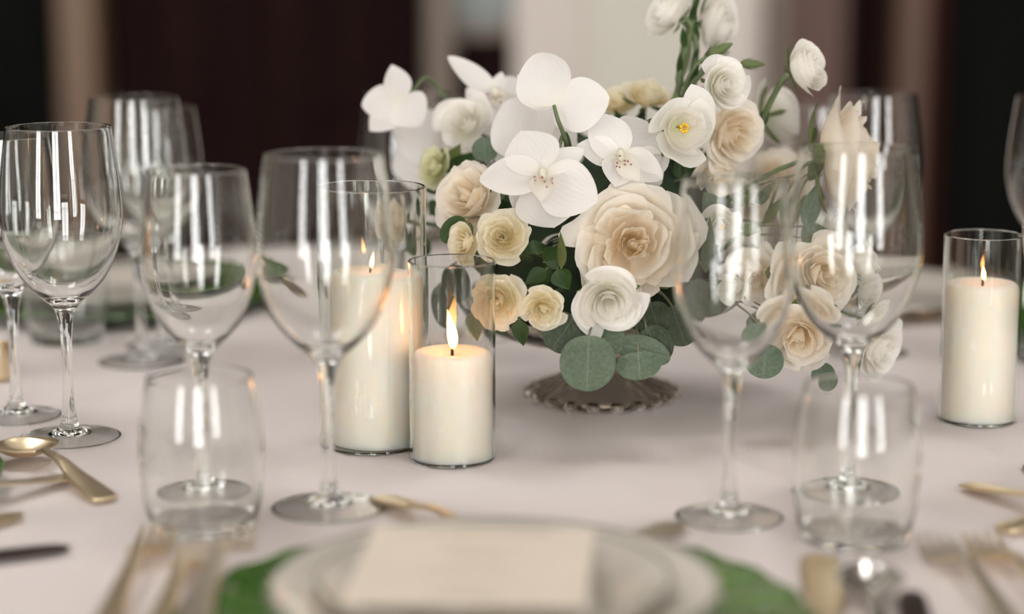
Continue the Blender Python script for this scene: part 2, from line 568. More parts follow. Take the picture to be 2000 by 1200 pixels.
trim(1, 'brown_trim', 128, 207)
trim(2, 'grey_trim', 832, 890)
trim(3, 'grey_trim', 1490, 1532)
trim(4, 'dark_trim', 1735, 1800)
trim(5, 'red_trim', 1800, 1835, 0.03)


def door(idx, m, pmat, a, b, y, rows, leaf_w=None, stile=0.11, pdepth=0.02):
    """a panelled door leaf: recessed panels between stiles and rails"""
    x0, x1 = bx(a), bx(b)
    d = struct(box('door_%d' % idx, M[pmat], x0, x1, y + pdepth, y + 0.05, 0.005, 2.35))
    for q0, q1 in ((x0, x0 + stile), (x1 - stile, x1)):
        box('door_stile', M[m], q0, q1, y, y + 0.05, 0.005, 2.35, d, 0.006)
    for z in rows:
        box('door_rail', M[m], x0 + stile, x1 - stile, y, y + 0.05, z[0], z[1], d, 0.006)
    return d


rows = ((0.005, 0.22), (0.72, 0.84), (2.2, 2.35))
door(1, 'dark_wood', 'dark_wood', 208, 519, BY + 0.06, rows)
door(2, 'dark_wood', 'dark_wood', 521, 831, BY + 0.06, rows)
door(3, 'black_wood', 'black_wood', -250, 127, BY + 0.06, rows)
door(4, 'white_door', 'sage_panel', 1002, 1490, BY + 0.02, ((0.005, 0.18), (2.2, 2.35)), stile=0.165)
# narrow glazed side light between the dark doors and the white door
sl = struct(box('window_5', M['dark_wood'], bx(890), bx(1002), BY + 0.06, BY + 0.12, 0.0, bz(75)))
box('sill', M['grey_trim'], bx(890), bx(1002), BY + 0.02, BY + 0.12, bz(75), bz(75) + 0.03, sl)
box('pane', M['blue_pane'], bx(890), bx(1002), BY + 0.08, BY + 0.1, bz(75) + 0.03, 2.3, sl)
struct(box('baseboard_back', M['dark_wood'], bx(1532), bx(1735), BY - 0.035, BY - 0.021, 0.0, 0.12))

# ------------------------------------------------------------------ table and cloth
TC = Vector((-0.06, 1.58, 0))
TR = 0.83
tb = empty('round_table', 'round wooden banquet table hidden under the white linen cloth', 'table', loc=(TC.x, TC.y, 0))
lathe_obj('tabletop', [(0, Z0 - 0.03), (TR - 0.012, Z0 - 0.03), (TR - 0.012, Z0 - 0.03), (TR - 0.012, Z0 - 0.004), (TR - 0.012, Z0 - 0.004), (0, Z0 - 0.004)], M['table_wood'], tb)
for k in range(4):
    a = PI / 4 + k * PI / 2
    V, F = tube([(0.52 * math.cos(a), 0.52 * math.sin(a), 0), (0.5 * math.cos(a), 0.5 * math.sin(a), Z0 - 0.03)], [0.022, 0.03], 12)
    mesh('leg', V, F, M['table_wood'], tb)

nth = 240
V = []
rings = list(np.linspace(0.0, 1.0, 90))
for s in rings:
    for k in range(nth):
        a = 2 * PI * k / nth
        r = max(1e-4, TR * s)
        x, y = r * math.cos(a), r * math.sin(a)
        # pressed fold lines left in the linen, each a low ridge about a millimetre high
        z = 0.0
        z += 0.0009 * math.exp(-((y + 0.142) / 0.0035) ** 2) * (0.6 + 0.4 * math.sin(5 * x))
        z += 0.0009 * math.exp(-((x + 0.02) / 0.0035) ** 2)
        V.append((x, y, Z0 - 0.0006 + z * 0.8))
for q in range(1, 22):
    s = q / 21
    for k in range(nth):
        a = 2 * PI * k / nth
        fold = 0.045 * s * math.sin(18 * a + 0.8 * math.sin(3 * a))
        r = TR + 0.012 * min(1, s * 6) + 0.05 * s + fold
        V.append((r * math.cos(a), r * math.sin(a), Z0 - 0.002 - 0.71 * s + 0.008 * (1 - min(1, s * 9))))
cl = mesh('tablecloth', V, grid_faces(nth, 90 + 21, True), M['cloth'])
cl.location = (TC.x, TC.y, 0)
tag(cl, 'white linen tablecloth covering the whole round table', 'tablecloth')

# ------------------------------------------------------------------ glassware


def wine_profile(kind):
    if kind == 'red':
        out = [(0.0, 0.0040), (0.006, 0.0038), (0.013, 0.0030), (0.024, 0.0014), (0.0335, 0.0001), (0.0352, 0.0), (0.0366, 0.0008), (0.0360, 0.0016), (0.024, 0.0031), (0.012, 0.0058), (0.0066, 0.0115), (0.0047, 0.021),
               (0.0037, 0.040), (0.0036, 0.060), (0.0043, 0.078), (0.0060, 0.0905), (0.0095, 0.0985), (0.0185, 0.1065), (0.0300, 0.1195), (0.0395, 0.1395),
               (0.0436, 0.163), (0.0424, 0.188), (0.0398, 0.210), (0.0374, 0.2283)]
        inn = [(0.0366, 0.2283), (0.0390, 0.210), (0.0415, 0.188), (0.0426, 0.163), (0.0384, 0.141), (0.0286, 0.1215), (0.0170, 0.1095), (0.008, 0.1048), (0.0, 0.1035)]
    else:
        out = [(0.0, 0.0040), (0.006, 0.0038), (0.012, 0.0030), (0.022, 0.0014), (0.0305, 0.0001), (0.0322, 0.0), (0.0336, 0.0008), (0.0330, 0.0016), (0.022, 0.0031), (0.0115, 0.0058), (0.0064, 0.0115), (0.0046, 0.021),
               (0.0036, 0.040), (0.0036, 0.060), (0.0043, 0.076), (0.0060, 0.0885), (0.0090, 0.0965), (0.0165, 0.1040), (0.0265, 0.1165), (0.0342, 0.134),
               (0.0376, 0.156), (0.0367, 0.178), (0.0343, 0.198), (0.0320, 0.2150)]
        inn = [(0.0312, 0.2150), (0.0335, 0.198), (0.0358, 0.178), (0.0366, 0.156), (0.0331, 0.135), (0.0252, 0.1185), (0.0150, 0.1070), (0.007, 0.1025), (0.0, 0.1013)]
    o = catmull(out, 6)
    i = catmull(inn, 6)
    e = np.array([[(out[-1][0] + inn[0][0]) / 2 + 0.0002, out[-1][1] + 0.0004], [(out[-1][0] + inn[0][0]) / 2 - 0.0002, out[-1][1] + 0.0004]])
    return np.vstack([o, e, i])


WINE = {}


def wine_glass(kind, loc, label, group, rot=0.0):
    root = empty('wine_glass', label, 'wine glass', loc=loc, group=group)
    root.rotation_euler = (0, 0, rot)
    if kind not in WINE:
        P = wine_profile(kind)
        n = 80
        V, F, N = lathe(P, n)
        rr = P[:, 1]
        cut1 = int(np.argmax(rr > 0.0135))                 # foot ends, stem begins
        cut2 = int(np.argmax(rr > (0.094 if kind == 'red' else 0.092)))
        WINE[kind] = []
        for nm, a, b in (('foot', 0, cut1), ('stem', cut1, cut2), ('bowl', cut2, len(P) - 1)):
            vs = V[a * n:(b + 1) * n]
            ns = N[a * n:(b + 1) * n]
            WINE[kind].append((nm, mesh(nm, vs, grid_faces(n, b - a + 1, True), M['glass'], root, normals=ns).data))
    else:
        for nm, me in WINE[kind]:
            o = bpy.data.objects.new(nm, me)
            COL.objects.link(o)
            o.parent = root
    return root


def gpos(px, py, lift=0.0004):
    p = on(px, py)
    p.z = Z0 + lift
    return p


GW = 'stemmed wine glasses on the table'
for kind, px, py, lab in (
        ('red', 137, 857, 'tall sharp wine glass at the left, right behind the gold spoon'),
        ('white', 33, 815, 'wine glass half cut by the left edge, behind the sharp tall one'),
        ('white', 400, 968, 'smaller wine glass standing right behind the left front tumbler'),
        ('red', 643, 995, 'large wine glass in front of the tall pillar candle'),
        ('white', 1424, 1013, 'wine glass in front of the bouquet, left of the right front tumbler'),
        ('red', 1655, 965, 'large wine glass right behind the right front tumbler'),
        ('red', 277, 708, 'blurred large wine glass at back left against the dark doors'),
        ('white', 322, 678, 'blurred wine glass at back left, partly hidden behind a larger one'),
        ('red', 2050, 700, 'blurred wine glass cut by the right edge, beyond the right candle'),
        ('red', 2104, 925, 'wine glass only just entering the frame at the right edge'),
        ('red', 1690, 690, 'blurred wine glass behind the sideways cream rose'),
        ('white', 1590, 668, 'blurred wine glass behind the bouquet, under the lone white bloom on a stem'),
        ('red', 800, 690, 'blurred wine glass behind the bouquet, under the leftmost orchid'),
        ('white', 935, 655, 'blurred wine glass behind the bouquet, seen beside the upper left orchid')):
    wine_glass(kind, gpos(px, py), lab, GW, rot=px * 0.01)

tumbler_prof = np.vstack([catmull([(0, 0), (0.0295, 0.0), (0.0320, 0.0012), (0.0340, 0.006), (0.0368, 0.022), (0.0386, 0.047), (0.0377, 0.068), (0.0350, 0.086), (0.0326, 0.0955)], 6),
                          [(0.0324, 0.0960), (0.0316, 0.0960)],
                          catmull([(0.0314, 0.0955), (0.0339, 0.086), (0.0366, 0.068), (0.0374, 0.047), (0.0356, 0.023), (0.0325, 0.0095), (0.028, 0.0060), (0.015, 0.0052), (0, 0.0050)], 6)])
tm = None
for px, py, lab in ((398, 1030, 'stemless tumbler at front left, in front of a wine glass'),
                    (1668, 1053, 'stemless tumbler at front right, in front of a large wine glass'),
                    (132, 664, 'blurred stemless tumbler at far left, by the green far setting'),
                    (1560, 625, 'blurred stemless tumbler behind the right side of the bouquet')):
    if tm is None:
        V, F, N = lathe(tumbler_prof, 80)
        o = mesh('tumbler', V, F, M['glass'], normals=N)
        tm = o.data
    else:
        o = bpy.data.objects.new('tumbler', tm)
        COL.objects.link(o)
    o.location = gpos(px, py)
    tag(o, lab, 'tumbler', 'stemless water tumblers')

# ------------------------------------------------------------------ candles in glass cylinders


def candle(px, py, h, r, wr, wtop, flame_h, lean, dx, lab_glass, lab_candle):
    p = gpos(px, py)
    t = 0.0016
    prof = np.vstack([[(0, 0), (r - 0.004, 0)], catmull([(r - 0.0008, 0.0001), (r, 0.0012), (r, 0.0012), (r, h - 0.0008), (r, h - 0.0008), (r - t / 2, h), (r - t, h - 0.0008), (r - t, h - 0.0008), (r - t, 0.003), (r - t - 0.0008, 0.0018), (r - t - 0.003, 0.0016)], 4), [(0, 0.0016)]])
    V, F, N = lathe(prof, 96)
    g = mesh('glass_cylinder', V, F, M['cylinder_glass'], normals=N)
    g.location = p
    tag(g, lab_glass, 'candle holder', 'clear cylinders around the candles')
    z0 = 0.0019
    c = empty('pillar_candle', lab_candle, 'candle', loc=(p.x + dx, p.y, p.z + z0), group='lit ivory pillar candles')
    H = wtop - z0
    wp = catmull([(0, 0), (wr - 0.002, 0), (wr, 0.002), (wr, 0.002), (wr, H - 0.006), (wr, H - 0.006), (wr - 0.0012, H - 0.0018), (wr - 0.0045, H), (wr - 0.008, H - 0.0006), (wr * 0.45, H - 0.0024), (0.004, H - 0.0034), (0, H - 0.0036)], 5)
    lathe_obj('wax_body', wp, M['wax'], c)
    V, F = tube([(0, 0, H - 0.006), (0.0002, 0, H + 0.0015), (0.001, 0, H + 0.0045)], [0.0011, 0.001, 0.0007], 8)
    mesh('wick', V, F, M['wick'], c)
    n, k = 16, 22
    V, al = [], []
    for j in range(k):
        s = j / (k - 1)
        rad = flame_h * 0.135 * (math.sin(PI * min(1, s ** 0.72)) ** 0.9 * (1 - 0.35 * s) + 0.0) + 1e-5
        for i in range(n):
            a = 2 * PI * i / n
            V.append((rad * math.cos(a) + lean * s * s + 0.0008, rad * math.sin(a), H + 0.0002 + flame_h * s))
            al.append(s)
    mesh('flame', V, grid_faces(n, k, True), M['flame'], c, along=al)


candle(884, 896, 0.1412, 0.0304, 0.0280, 0.0775, 0.029, -0.004, 0.0, 'low clear glass cylinder at front centre, left of the bouquet', 'short lit ivory candle at front centre in the low cylinder')
candle(730, 866, 0.1875, 0.0392, 0.0322, 0.1245, 0.015, 0.002, 0.0025, 'tall wide clear glass cylinder left of the low front one', 'tall lit ivory candle behind the large wine glass')
candle(1908, 820, 0.1425, 0.0296, 0.0272, 0.1065, 0.0122, -0.001, 0.0, 'clear glass cylinder at the right, apart from the other two', 'lit ivory candle standing alone at the right edge')

# ------------------------------------------------------------------ plates, chargers and menu


def charger(px, py, label, group):
    o0 = empty('charger_plate', label, 'charger', loc=gpos(px, py), group=group)

    def fl(R, Z, T):
        k = np.clip((R - 0.105) / 0.06, 0, 1)
        return R * (1 + 0.003 * k * np.cos(24 * T)), Z + 0.0008 * k * np.cos(24 * T) - 0.0008 * k
    prof = np.vstack([catmull([(0, 0), (0.09, 0), (0.105, 0.003), (0.135, 0.0085), (0.158, 0.0125), (0.1645, 0.014)], 6), catmull([(0.166, 0.0155), (0.165, 0.0172), (0.158, 0.0165), (0.135, 0.0128), (0.105, 0.0075), (0.09, 0.0045), (0, 0.004)], 6)])
    V, F, N = lathe(prof, 144, fl)
    mesh('charger_body', V, F, M['charger'], o0)
    return o0


def dinner_plate(p, r, label, group, mat='plate', h=0.016):
    root = empty('dinner_plate', label, 'plate', loc=p, group=group)
    s = r / 0.113
    prof = np.array([(0, 0.0), (0.062, 0.0), (0.064, 0.0012), (0.064, 0.0012), (0.070, 0.004), (0.084, 0.0090), (0.100, 0.0125), (0.1115, 0.0150), (0.113, 0.0162), (0.1118, 0.0172), (0.100, 0.0152),
                     (0.086, 0.0122), (0.080, 0.0095), (0.072, 0.0062), (0.062, 0.0045), (0, 0.0042)]) * np.array([s, h / 0.016])
    lathe_obj('plate_body', catmull(prof, 4), M[mat], root, n=96)
    rim = catmull(np.array([(0.1128, 0.0150), (0.1139, 0.0162), (0.1126, 0.0176), (0.1105, 0.0173)]) * np.array([s, h / 0.016]), 4)
    lathe_obj('rim_band', rim, M['plate_edge'], root, n=96)
    return root


FC = gpos(965, 1264)
charger(965, 1264, 'green glass charger at the front edge under the menu plates', 'green chargers')
p = FC.copy(); p.z += 0.0055
dinner_plate(p, 0.1155, 'off white plate with silver band lying on the front green charger', 'off white plates', h=0.028)
p2 = p.copy(); p2.z += 0.0085
dinner_plate(p2, 0.091, 'smaller off white plate under the menu card', 'off white plates', h=0.023)
charger(225, 592, 'blurred green charger at the far left of the table', 'green chargers')
q = gpos(225, 592, 0.0057); dinner_plate(q, 0.113, 'blurred pale plate on the far left green charger', 'off white plates')
charger(2330, 668, 'blurred green charger beyond the right candle, at the frame edge', 'green chargers')
q = gpos(1715, 592); dinner_plate(q, 0.125, 'blurred pale plate at far right between bouquet and candle', 'off white plates')
charger(-505, 985, 'green charger peeking in at the left edge by the gold fork', 'green chargers')
q = gpos(-505, 985, 0.0057); dinner_plate(q, 0.150, 'pale plate on the charger at the left edge', 'off white plates')

# menu card, lying tilted across the plates
cz = 0.0395
c0, c1, c2, c3 = on(732, 1030, cz + 0.006), on(1160, 1036, cz + 0.006), on(1146, 1188, cz), on(664, 1183, cz)
cen = (c0 + c1 + c2 + c3) / 4
V = []
for off in (0.0, 0.0008):
    for c in (c3, c2, c1, c0):
        V.append(tuple(c - cen + Vector((0, 0, off))))
card = empty('menu_card', 'ivory menu card with faint print lying on the front plates', 'menu card', loc=cen)
mesh('card_sheet', V, [(3, 2, 1, 0), (4, 5, 6, 7), (0, 1, 5, 4), (1, 2, 6, 5), (2, 3, 7, 6), (3, 0, 4, 7)], M['card'], card, smooth=False)
# faint, unreadable lines of print
V, F = [], []
rr = random.Random(3)
for row, (v, a0, a1) in enumerate(((0.9, 0.24, 0.80), (0.70, 0.33, 0.66), (0.62, 0.38, 0.6), (0.45, 0.36, 0.62), (0.37, 0.30, 0.68), (0.2, 0.4, 0.6), (0.12, 0.33, 0.66))):
    u = a0
    while u < a1:
        wd = rr.uniform(0.012, 0.035)
        hh = 0.016 if row else 0.03
        k = len(V)
        for (uu, vv) in ((u, v), (u + wd, v), (u + wd, v + hh), (u, v + hh)):
            q = (c3 * (1 - uu) + c2 * uu) * (1 - vv) + (c0 * (1 - uu) + c1 * uu) * vv - cen
            V.append((q.x, q.y, q.z + 0.00095))
        F.append((k, k + 1, k + 2, k + 3))
        u += wd + rr.uniform(0.006, 0.014)
o = mesh('print_lines', V, F, M['ink'], card, smooth=False)
o['kind'] = 'stuff'

# ------------------------------------------------------------------ cutlery


def strip(stations, nu=9):
    """stations: (x, z, half width, thickness, dish, y offset): a closed tapered bar with a dished top"""
    rings = []
    for (x, z, hw, th, dish, *yo) in stations:
        y0 = yo[0] if yo else 0
        ring = []
        for i in range(nu):
            u = -1 + 2 * i / (nu - 1)
            e = math.sqrt(max(0, 1 - u * u * 0.75))
            ring.append((x, y0 + hw * u, z + th * 0.5 * e - dish * (1 - u * u)))
        for i in range(nu - 1, -1, -1):
            u = -1 + 2 * i / (nu - 1)
            e = math.sqrt(max(0, 1 - u * u * 0.75))
            ring.append((x, y0 + hw * u, z - th * 0.5 * e - dish * (1 - u * u)))
        rings += ring
    n = 2 * nu
    F = grid_faces(n, len(stations), True)
    F.append(tuple(range(n - 1, -1, -1))); F.append(tuple(range((len(stations) - 1) * n, len(stations) * n)))
    return rings, F


def smooth_st(st, k=5):
    st = [tuple(s) if len(s) == 6 else tuple(s) + (0,) for s in st]
    return [tuple(r) for r in catmull(st, k)]


def place_cut(name, label, cat, a, b, group, L, lift=0.0):
    """a thing whose local +X runs from point a (handle end) towards b"""
    d = (b - a)
    root = empty(name, label, cat, loc=(a.x, a.y, Z0 + 0.0004 + lift), group=group)
    root.rotation_euler = (0, 0, math.atan2(d.y, d.x))
    return root


def handle_st(L):
    return [(0.0, 0.0026, 0.004, 0.0022, 0), (0.003, 0.0030, 0.0088, 0.0026, 0), (0.02, 0.0048, 0.0092, 0.003, 0), (0.05, 0.009, 0.0066, 0.0034, 0), (L * 0.45, 0.0135, 0.0042, 0.0036, 0), (L * 0.62, 0.0150, 0.0034, 0.0036, 0), (L * 0.70, 0.0125, 0.0040, 0.0032, 0)]


def spoon(label, a, b, group, mat='gold', L=0.18, lift=0.0, wide=0.021):
    r = place_cut('spoon', label, 'spoon', a, b, group, L, lift)
    V, F = strip(smooth_st(handle_st(L)))
    mesh('handle', V, F, M[mat], r)
    st = [(L * 0.69, 0.0128, 0.0040, 0.0030, 0.0), (L * 0.72, 0.0125, 0.009, 0.002, 0.0015), (L * 0.77, 0.0125, wide * 0.76, 0.0016, 0.005), (L * 0.84, 0.0125, wide, 0.0014, 0.0082), (L * 0.91, 0.0125, wide * 0.86, 0.0014, 0.0075), (L * 0.965, 0.0125, wide * 0.54, 0.0014, 0.0035), (L * 0.992, 0.0125, wide * 0.2, 0.0014, 0.0008), (L, 0.0125, 0.001, 0.0014, 0.0)]
    V, F = strip(smooth_st(st), 13)
    mesh('spoon_bowl', V, F, M[mat], r)
    return r


def fork(label, a, b, group, mat='gold', L=0.19, lift=0.0, n=4):
    r = place_cut('fork', label, 'fork', a, b, group, L, lift)
    V, F = strip(smooth_st(handle_st(L)))
    mesh('handle', V, F, M[mat], r)
    st = [(L * 0.69, 0.0127, 0.0040, 0.003, 0), (L * 0.72, 0.0100, 0.0085, 0.0022, 0.0), (L * 0.745, 0.0072, 0.0118, 0.0018, 0.0005), (L * 0.775, 0.0050, 0.0128, 0.0016, 0.0008), (L * 0.79, 0.0044, 0.0128, 0.0016, 0.0008)]
    V, F = strip(smooth_st(st), 11)
    mesh('fork_head', V, F, M[mat], r)
    for i in range(n):
        y = (i - (n - 1) / 2) * 0.0256 / n
        st = [(L * 0.785, 0.0040, 0.0024, 0.0016, 0, y), (L * 0.86, 0.0030, 0.0022, 0.0016, 0, y), (L * 0.94, 0.0048, 0.0018, 0.0014, 0, y), (L, 0.0085, 0.0007, 0.0009, 0, y)]
        V, F = strip(smooth_st(st, 4), 5)
        mesh('tine', V, F, M[mat], r)
    return r


def knife(label, a, b, group, mat='gold', hmat=None, L=0.215, lift=0.0, bw=0.0095):
    r = place_cut('knife', label, 'knife', a, b, group, L, lift)
    V, F = strip(smooth_st([(0, 0.004, 0.003, 0.002, 0), (0.004, 0.004, 0.0085, 0.004, 0), (0.03, 0.0042, 0.0090, 0.0055, 0), (L * 0.42, 0.0042, 0.0062, 0.006, 0), (L * 0.46, 0.0042, 0.0058, 0.0052, 0)]))
    mesh('handle', V, F, M[hmat or mat], r)
    V, F = strip(smooth_st([(L * 0.455, 0.0040, 0.0052, 0.004, 0), (L * 0.50, 0.0034, bw * 0.85, 0.0022, 0), (L * 0.62, 0.0030, bw, 0.0018, 0), (L * 0.85, 0.0028, bw * 1.06, 0.0016, 0), (L * 0.95, 0.0028, bw * 0.92, 0.0014, 0), (L * 0.985, 0.0028, bw * 0.6, 0.0012, 0), (L, 0.0028, bw * 0.12, 0.001, 0)]))
    mesh('blade', V, F, M[mat], r)
    return r


def from_tip(tipx, tipy, tox, toy, L):
    """handle end and tip of a piece whose tip lies at a pixel and that runs towards another pixel"""
    t = on(tipx, tipy); q = on(tox, toy)
    d = (q - t).normalized()
    return t + d * L, t


CG = 'champagne gold cutlery'
# left setting: dessert spoon and fork crossing
a = on(208, 985)
spoon('gold spoon at the left edge crossing over a fork, bowl towards the edge', a, on(-8, 872), CG, 'gold', 0.155, wide=0.0235)
a = on(158, 938)
fork('pale gold fork at the left edge lying under the spoon handle', a, on(-20, 988), CG, 'pale_gold', 0.175)
a, b = from_tip(138, 1078, -300, 1130, 0.22)
knife('dark bladed knife at the left edge, below the crossed spoon and fork', a, b, CG, 'dark_metal', 'dark_metal', 0.22)
a, b = from_tip(42, 1012, -300, 1110, 0.21)
knife('gold knife just peeking in at the left edge above the dark one', a, b, CG, 'gold', 'gold', 0.21)
# front setting, left forks
a, b = from_tip(312, 1052, 215, 1235, 0.21)
fork('outer gold fork left of the front plate', a, b, CG, 'gold', 0.21)
a, b = from_tip(392, 1082, 320, 1235, 0.19)
fork('middle gold fork left of the front plate', a, b, CG, 'gold', 0.19)
a, b = from_tip(474, 1090, 400, 1225, 0.17)
fork('inner pale gold fork overlapping the green charger', a, b, CG, 'pale_gold', 0.17, lift=0.012)
# dessert pieces behind the front plate
spoon('gold dessert spoon beyond the front plate, handle end by a glass foot', on(742, 980), on(925, 1082), CG, 'gold', 0.155)
fork('pale gold dessert fork beyond the front plate at its right', on(1322, 1032), on(1190, 1115), CG, 'pale_gold', 0.15)
# front setting, right side
a, b = from_tip(1600, 1092, 1620, 1260, 0.21)
knife('gold knife with broad rounded blade right of the front plate', a, b, CG, 'gold', 'gold', 0.21, bw=0.0112)
a, b = from_tip(1692, 1140, 1720, 1290, 0.19)
spoon('silver spoon beside the rounded gold knife', a, b, CG, 'steel', 0.19, wide=0.019)
a, b = from_tip(1778, 1165, 1800, 1280, 0.20)
knife('dark knife at the bottom edge right of the silver spoon', a, b, CG, 'dark_metal', 'dark_metal', 0.20, bw=0.0078)
# right setting
a, b = from_tip(1822, 1072, 1960, 1230, 0.19)
fork('left one of the two gold forks at bottom right', a, b, CG, 'pale_gold', 0.19)
a, b = from_tip(1912, 1066, 2060, 1220, 0.20)
fork('right one of the two gold forks at bottom right', a, b, CG, 'gold', 0.20)
spoon('gold spoon at the right edge beneath the entering wine glass', on(1888, 955), on(2120, 1040), CG, 'gold', 0.165)
fork('gold fork at the right edge crossing below the gold spoon', on(1955, 1045), on(2220, 1000), CG, 'gold', 0.17)
# far settings
a, b = from_tip(1845, 615, 1700, 655, 0.19)
fork('blurred gold fork lying at far right by the pale plate', a, b, CG, 'gold', 0.19)
a, b = from_tip(575, 640, 520, 592, 0.19)
knife('blurred gold knife beside the far left charger', a, b, CG, 'gold', 'gold', 0.19)

# small gold votive at the left edge
vp = gpos(-8, 742)
vo = empty('votive_cup', 'small gold votive cup at the left edge beside a wine glass', 'votive', loc=vp)
lathe_obj('cup', catmull([(0, 0), (0.010, 0), (0.0125, 0.001), (0.0135, 0.003), (0.0138, 0.02), (0.0132, 0.029), (0.0125, 0.030), (0.0118, 0.029), (0.0122, 0.02), (0.0118, 0.005), (0, 0.004)], 4), M['gold'], vo, n=48)
lathe_obj('wax_fill', [(0, 0.0045), (0.0108, 0.0052), (0.0112, 0.02), (0.0105, 0.021), (0, 0.0205)], M['wax'], vo, n=32)

# ------------------------------------------------------------------ the footed bowl
CB = gpos(1175, 778)
AX, AY = CB.x, CB.y
cp = empty('compote_bowl', 'smoky ribbed glass compote on a beaded foot, holding the bouquet', 'bowl', loc=CB)


def ribs(R, Z, T):
    k = np.clip((R - 0.012) / 0.04, 0, 1)
    return R * (1 + 0.035 * k * np.abs(np.cos(10 * T)) ** 0.7 - 0.02 * k), Z + 0.0012 * k * np.abs(np.cos(10 * T))


foot = catmull([(0.0585, 0.0012), (0.0600, 0.0035), (0.0585, 0.0070), (0.050, 0.0105), (0.037, 0.0165), (0.024, 0.026), (0.0165, 0.036), (0.0150, 0.043)], 6)
foot_in = catmull([(0.0150, 0.0395), (0.019, 0.030), (0.030, 0.0165), (0.042, 0.0095), (0.052, 0.0045), (0.0565, 0.001)], 5)
V, F, N = lathe(np.vstack([[(0.0, 0.0395)], foot_in[::1], foot]), 160, ribs)
mesh('foot', V, F, M['pressed_glass'], cp)
bowl = np.vstack([catmull([(0.015, 0.043), (0.022, 0.0445), (0.045, 0.0465), (0.073, 0.0505), (0.098, 0.061), (0.114, 0.078)], 6),
                  [(0.1135, 0.0795), (0.1115, 0.0795)],
                  catmull([(0.1105, 0.078), (0.095, 0.0645), (0.070, 0.0550), (0.045, 0.0515), (0.02, 0.0500), (0, 0.0498)], 6)])
V, F, N = lathe(bowl, 160, ribs)
mesh('bowl', V, F, M['pressed_glass'], cp)
# glass beads around the foot
u, vv = 12, 7
bv = []
for j in range(vv):
    ph = PI * j / (vv - 1)
    for i in range(u):
        bv.append((0.0062 * math.sin(ph) * math.cos(2 * PI * i / u), 0.0062 * math.sin(ph) * math.sin(2 * PI * i / u), 0.0042 * math.cos(ph)))
bead_me = None
for k in range(20):
    a = 2 * PI * (k + 0.5) / 20
    if bead_me is None:
        b = mesh('bead', bv, grid_faces(u, vv, True), M['pressed_glass'], cp)
        bead_me = b.data
    else:
        b = bpy.data.objects.new('bead', bead_me); COL.objects.link(b); b.parent = cp
    b.location = (0.0575 * math.cos(a), 0.0575 * math.sin(a), 0.0046)
    b.rotation_euler = (0, 0, a)

fm = lathe_obj('floral_foam', catmull([(0, 0), (0.062, 0.003), (0.080, 0.018), (0.088, 0.04), (0.09, 0.07), (0.082, 0.105), (0.06, 0.135), (0.03, 0.148), (0, 0.15)], 4), M['foam'], n=40)
fm.location = (AX, AY, CB.z + 0.058)
tag(fm, 'dark green floral foam packed in the compote behind the blooms', 'floral foam')
ANCHOR = Vector((AX, AY, CB.z + 0.10))

# ------------------------------------------------------------------ petals and leaves


def bez(P, v):
    v = np.asarray(v)[..., None]
    P = np.asarray(P, float)
    return ((1 - v) ** 3) * P[0] + 3 * v * (1 - v) ** 2 * P[1] + 3 * v * v * (1 - v) * P[2] + v ** 3 * P[3]


def rev_petal(az, half, prof, tuck, ruf, fr, ph, short=0.30, point=0.0, flare=0.0, tilt=0.0, nu=11, nv=10, flop=0.0):
    """a cupped petal: a patch swept round the flower's axis, one edge tucked in, rim ruffled"""
    u = np.linspace(-1, 1, nu)[None] * np.ones((nv, 1))
    v = np.linspace(0, 1, nv)[:, None] * np.ones((1, nu))
    ve = v * (1 - short * np.abs(u) ** 2.4 + point * (1 - np.abs(u)) ** 2)
    B = bez(prof, ve)
    r, z = B[..., 0], B[..., 1]
    r = r * (1 + tuck * u * np.clip(v * 1.5, 0, 1)) + flare * u * u * v * v
    wv = ve ** 3
    r = r + ruf * wv * (np.sin(fr * u + ph) + 0.5 * np.sin(2.3 * fr * u + 2 * ph))
    z = z + 0.8 * ruf * wv * np.cos(fr * 0.8 * u + 1.7 * ph) - flop * wv * np.clip(np.abs(u) - 0.2, 0, 1)
    a = az + half * u * (0.92 + 0.08 * np.sin(PI * v))
    V = np.stack([r * np.cos(a), r * np.sin(a), z], -1).reshape(-1, 3)
    if tilt:
        c, s = math.cos(tilt), math.sin(tilt)
        ax = np.array([-math.sin(az), math.cos(az), 0])
        V = V * c + np.cross(ax, V) * s + np.outer(V @ ax, ax) * (1 - c)
    return V, v.ravel(), u.ravel(), nu, nv


def flat_petal(L, W, outline, cup=0.0, bend=0.0, ruf=0.0, ph=0.0, nu=11, nv=13, fold=0.0):
    """a leaf-like blade along +Y; outline(v) gives its half width, cup curls the sides, bend bows the length"""
    vs = (1 - np.cos(PI * np.linspace(0, 1, nv))) / 2
    v = vs[:, None] * np.ones((1, nu))
    u = np.linspace(-1, 1, nu)[None] * np.ones((nv, 1))
    wv = np.array([outline(x) for x in vs])[:, None]
    x = W * 0.5 * wv * u
    y = L * v
    z = cup * (u * u) * W * 0.5 * wv + bend * L * (v * v - v * 0.25) + ruf * W * np.sin(5 * v + 3 * u + ph) * np.abs(u) + fold * np.abs(u) * W * 0.5 * wv
    V = np.stack([x, y, z], -1).reshape(-1, 3)
    return V, v.ravel(), u.ravel(), nu, nv


def o_round(v):
    return (max(0.0, 1 - (2 * v - 1) ** 2)) ** 0.5 if v > 0.5 else (max(0.0, 1 - (2 * v - 1) ** 2)) ** 0.42


def o_petal(v):                 # orchid petal: narrow claw, very broad middle
    return max(0.015, (math.sin(PI * min(1, v) ** 0.78)) ** 0.62) if v < 0.999 else 0.02


def o_sepal(v):
    return max(0.015, math.sin(PI * v ** 0.85) ** 0.8) if v < 0.999 else 0.02


def o_leaf(v):
    return max(0.012, math.sin(PI * v ** 0.72) * (1 - 0.25 * v)) * 1.12 if v < 0.999 else 0.01


def o_lance(v):
    return max(0.012, math.sin(PI * v ** 0.8)) if v < 0.999 else 0.01


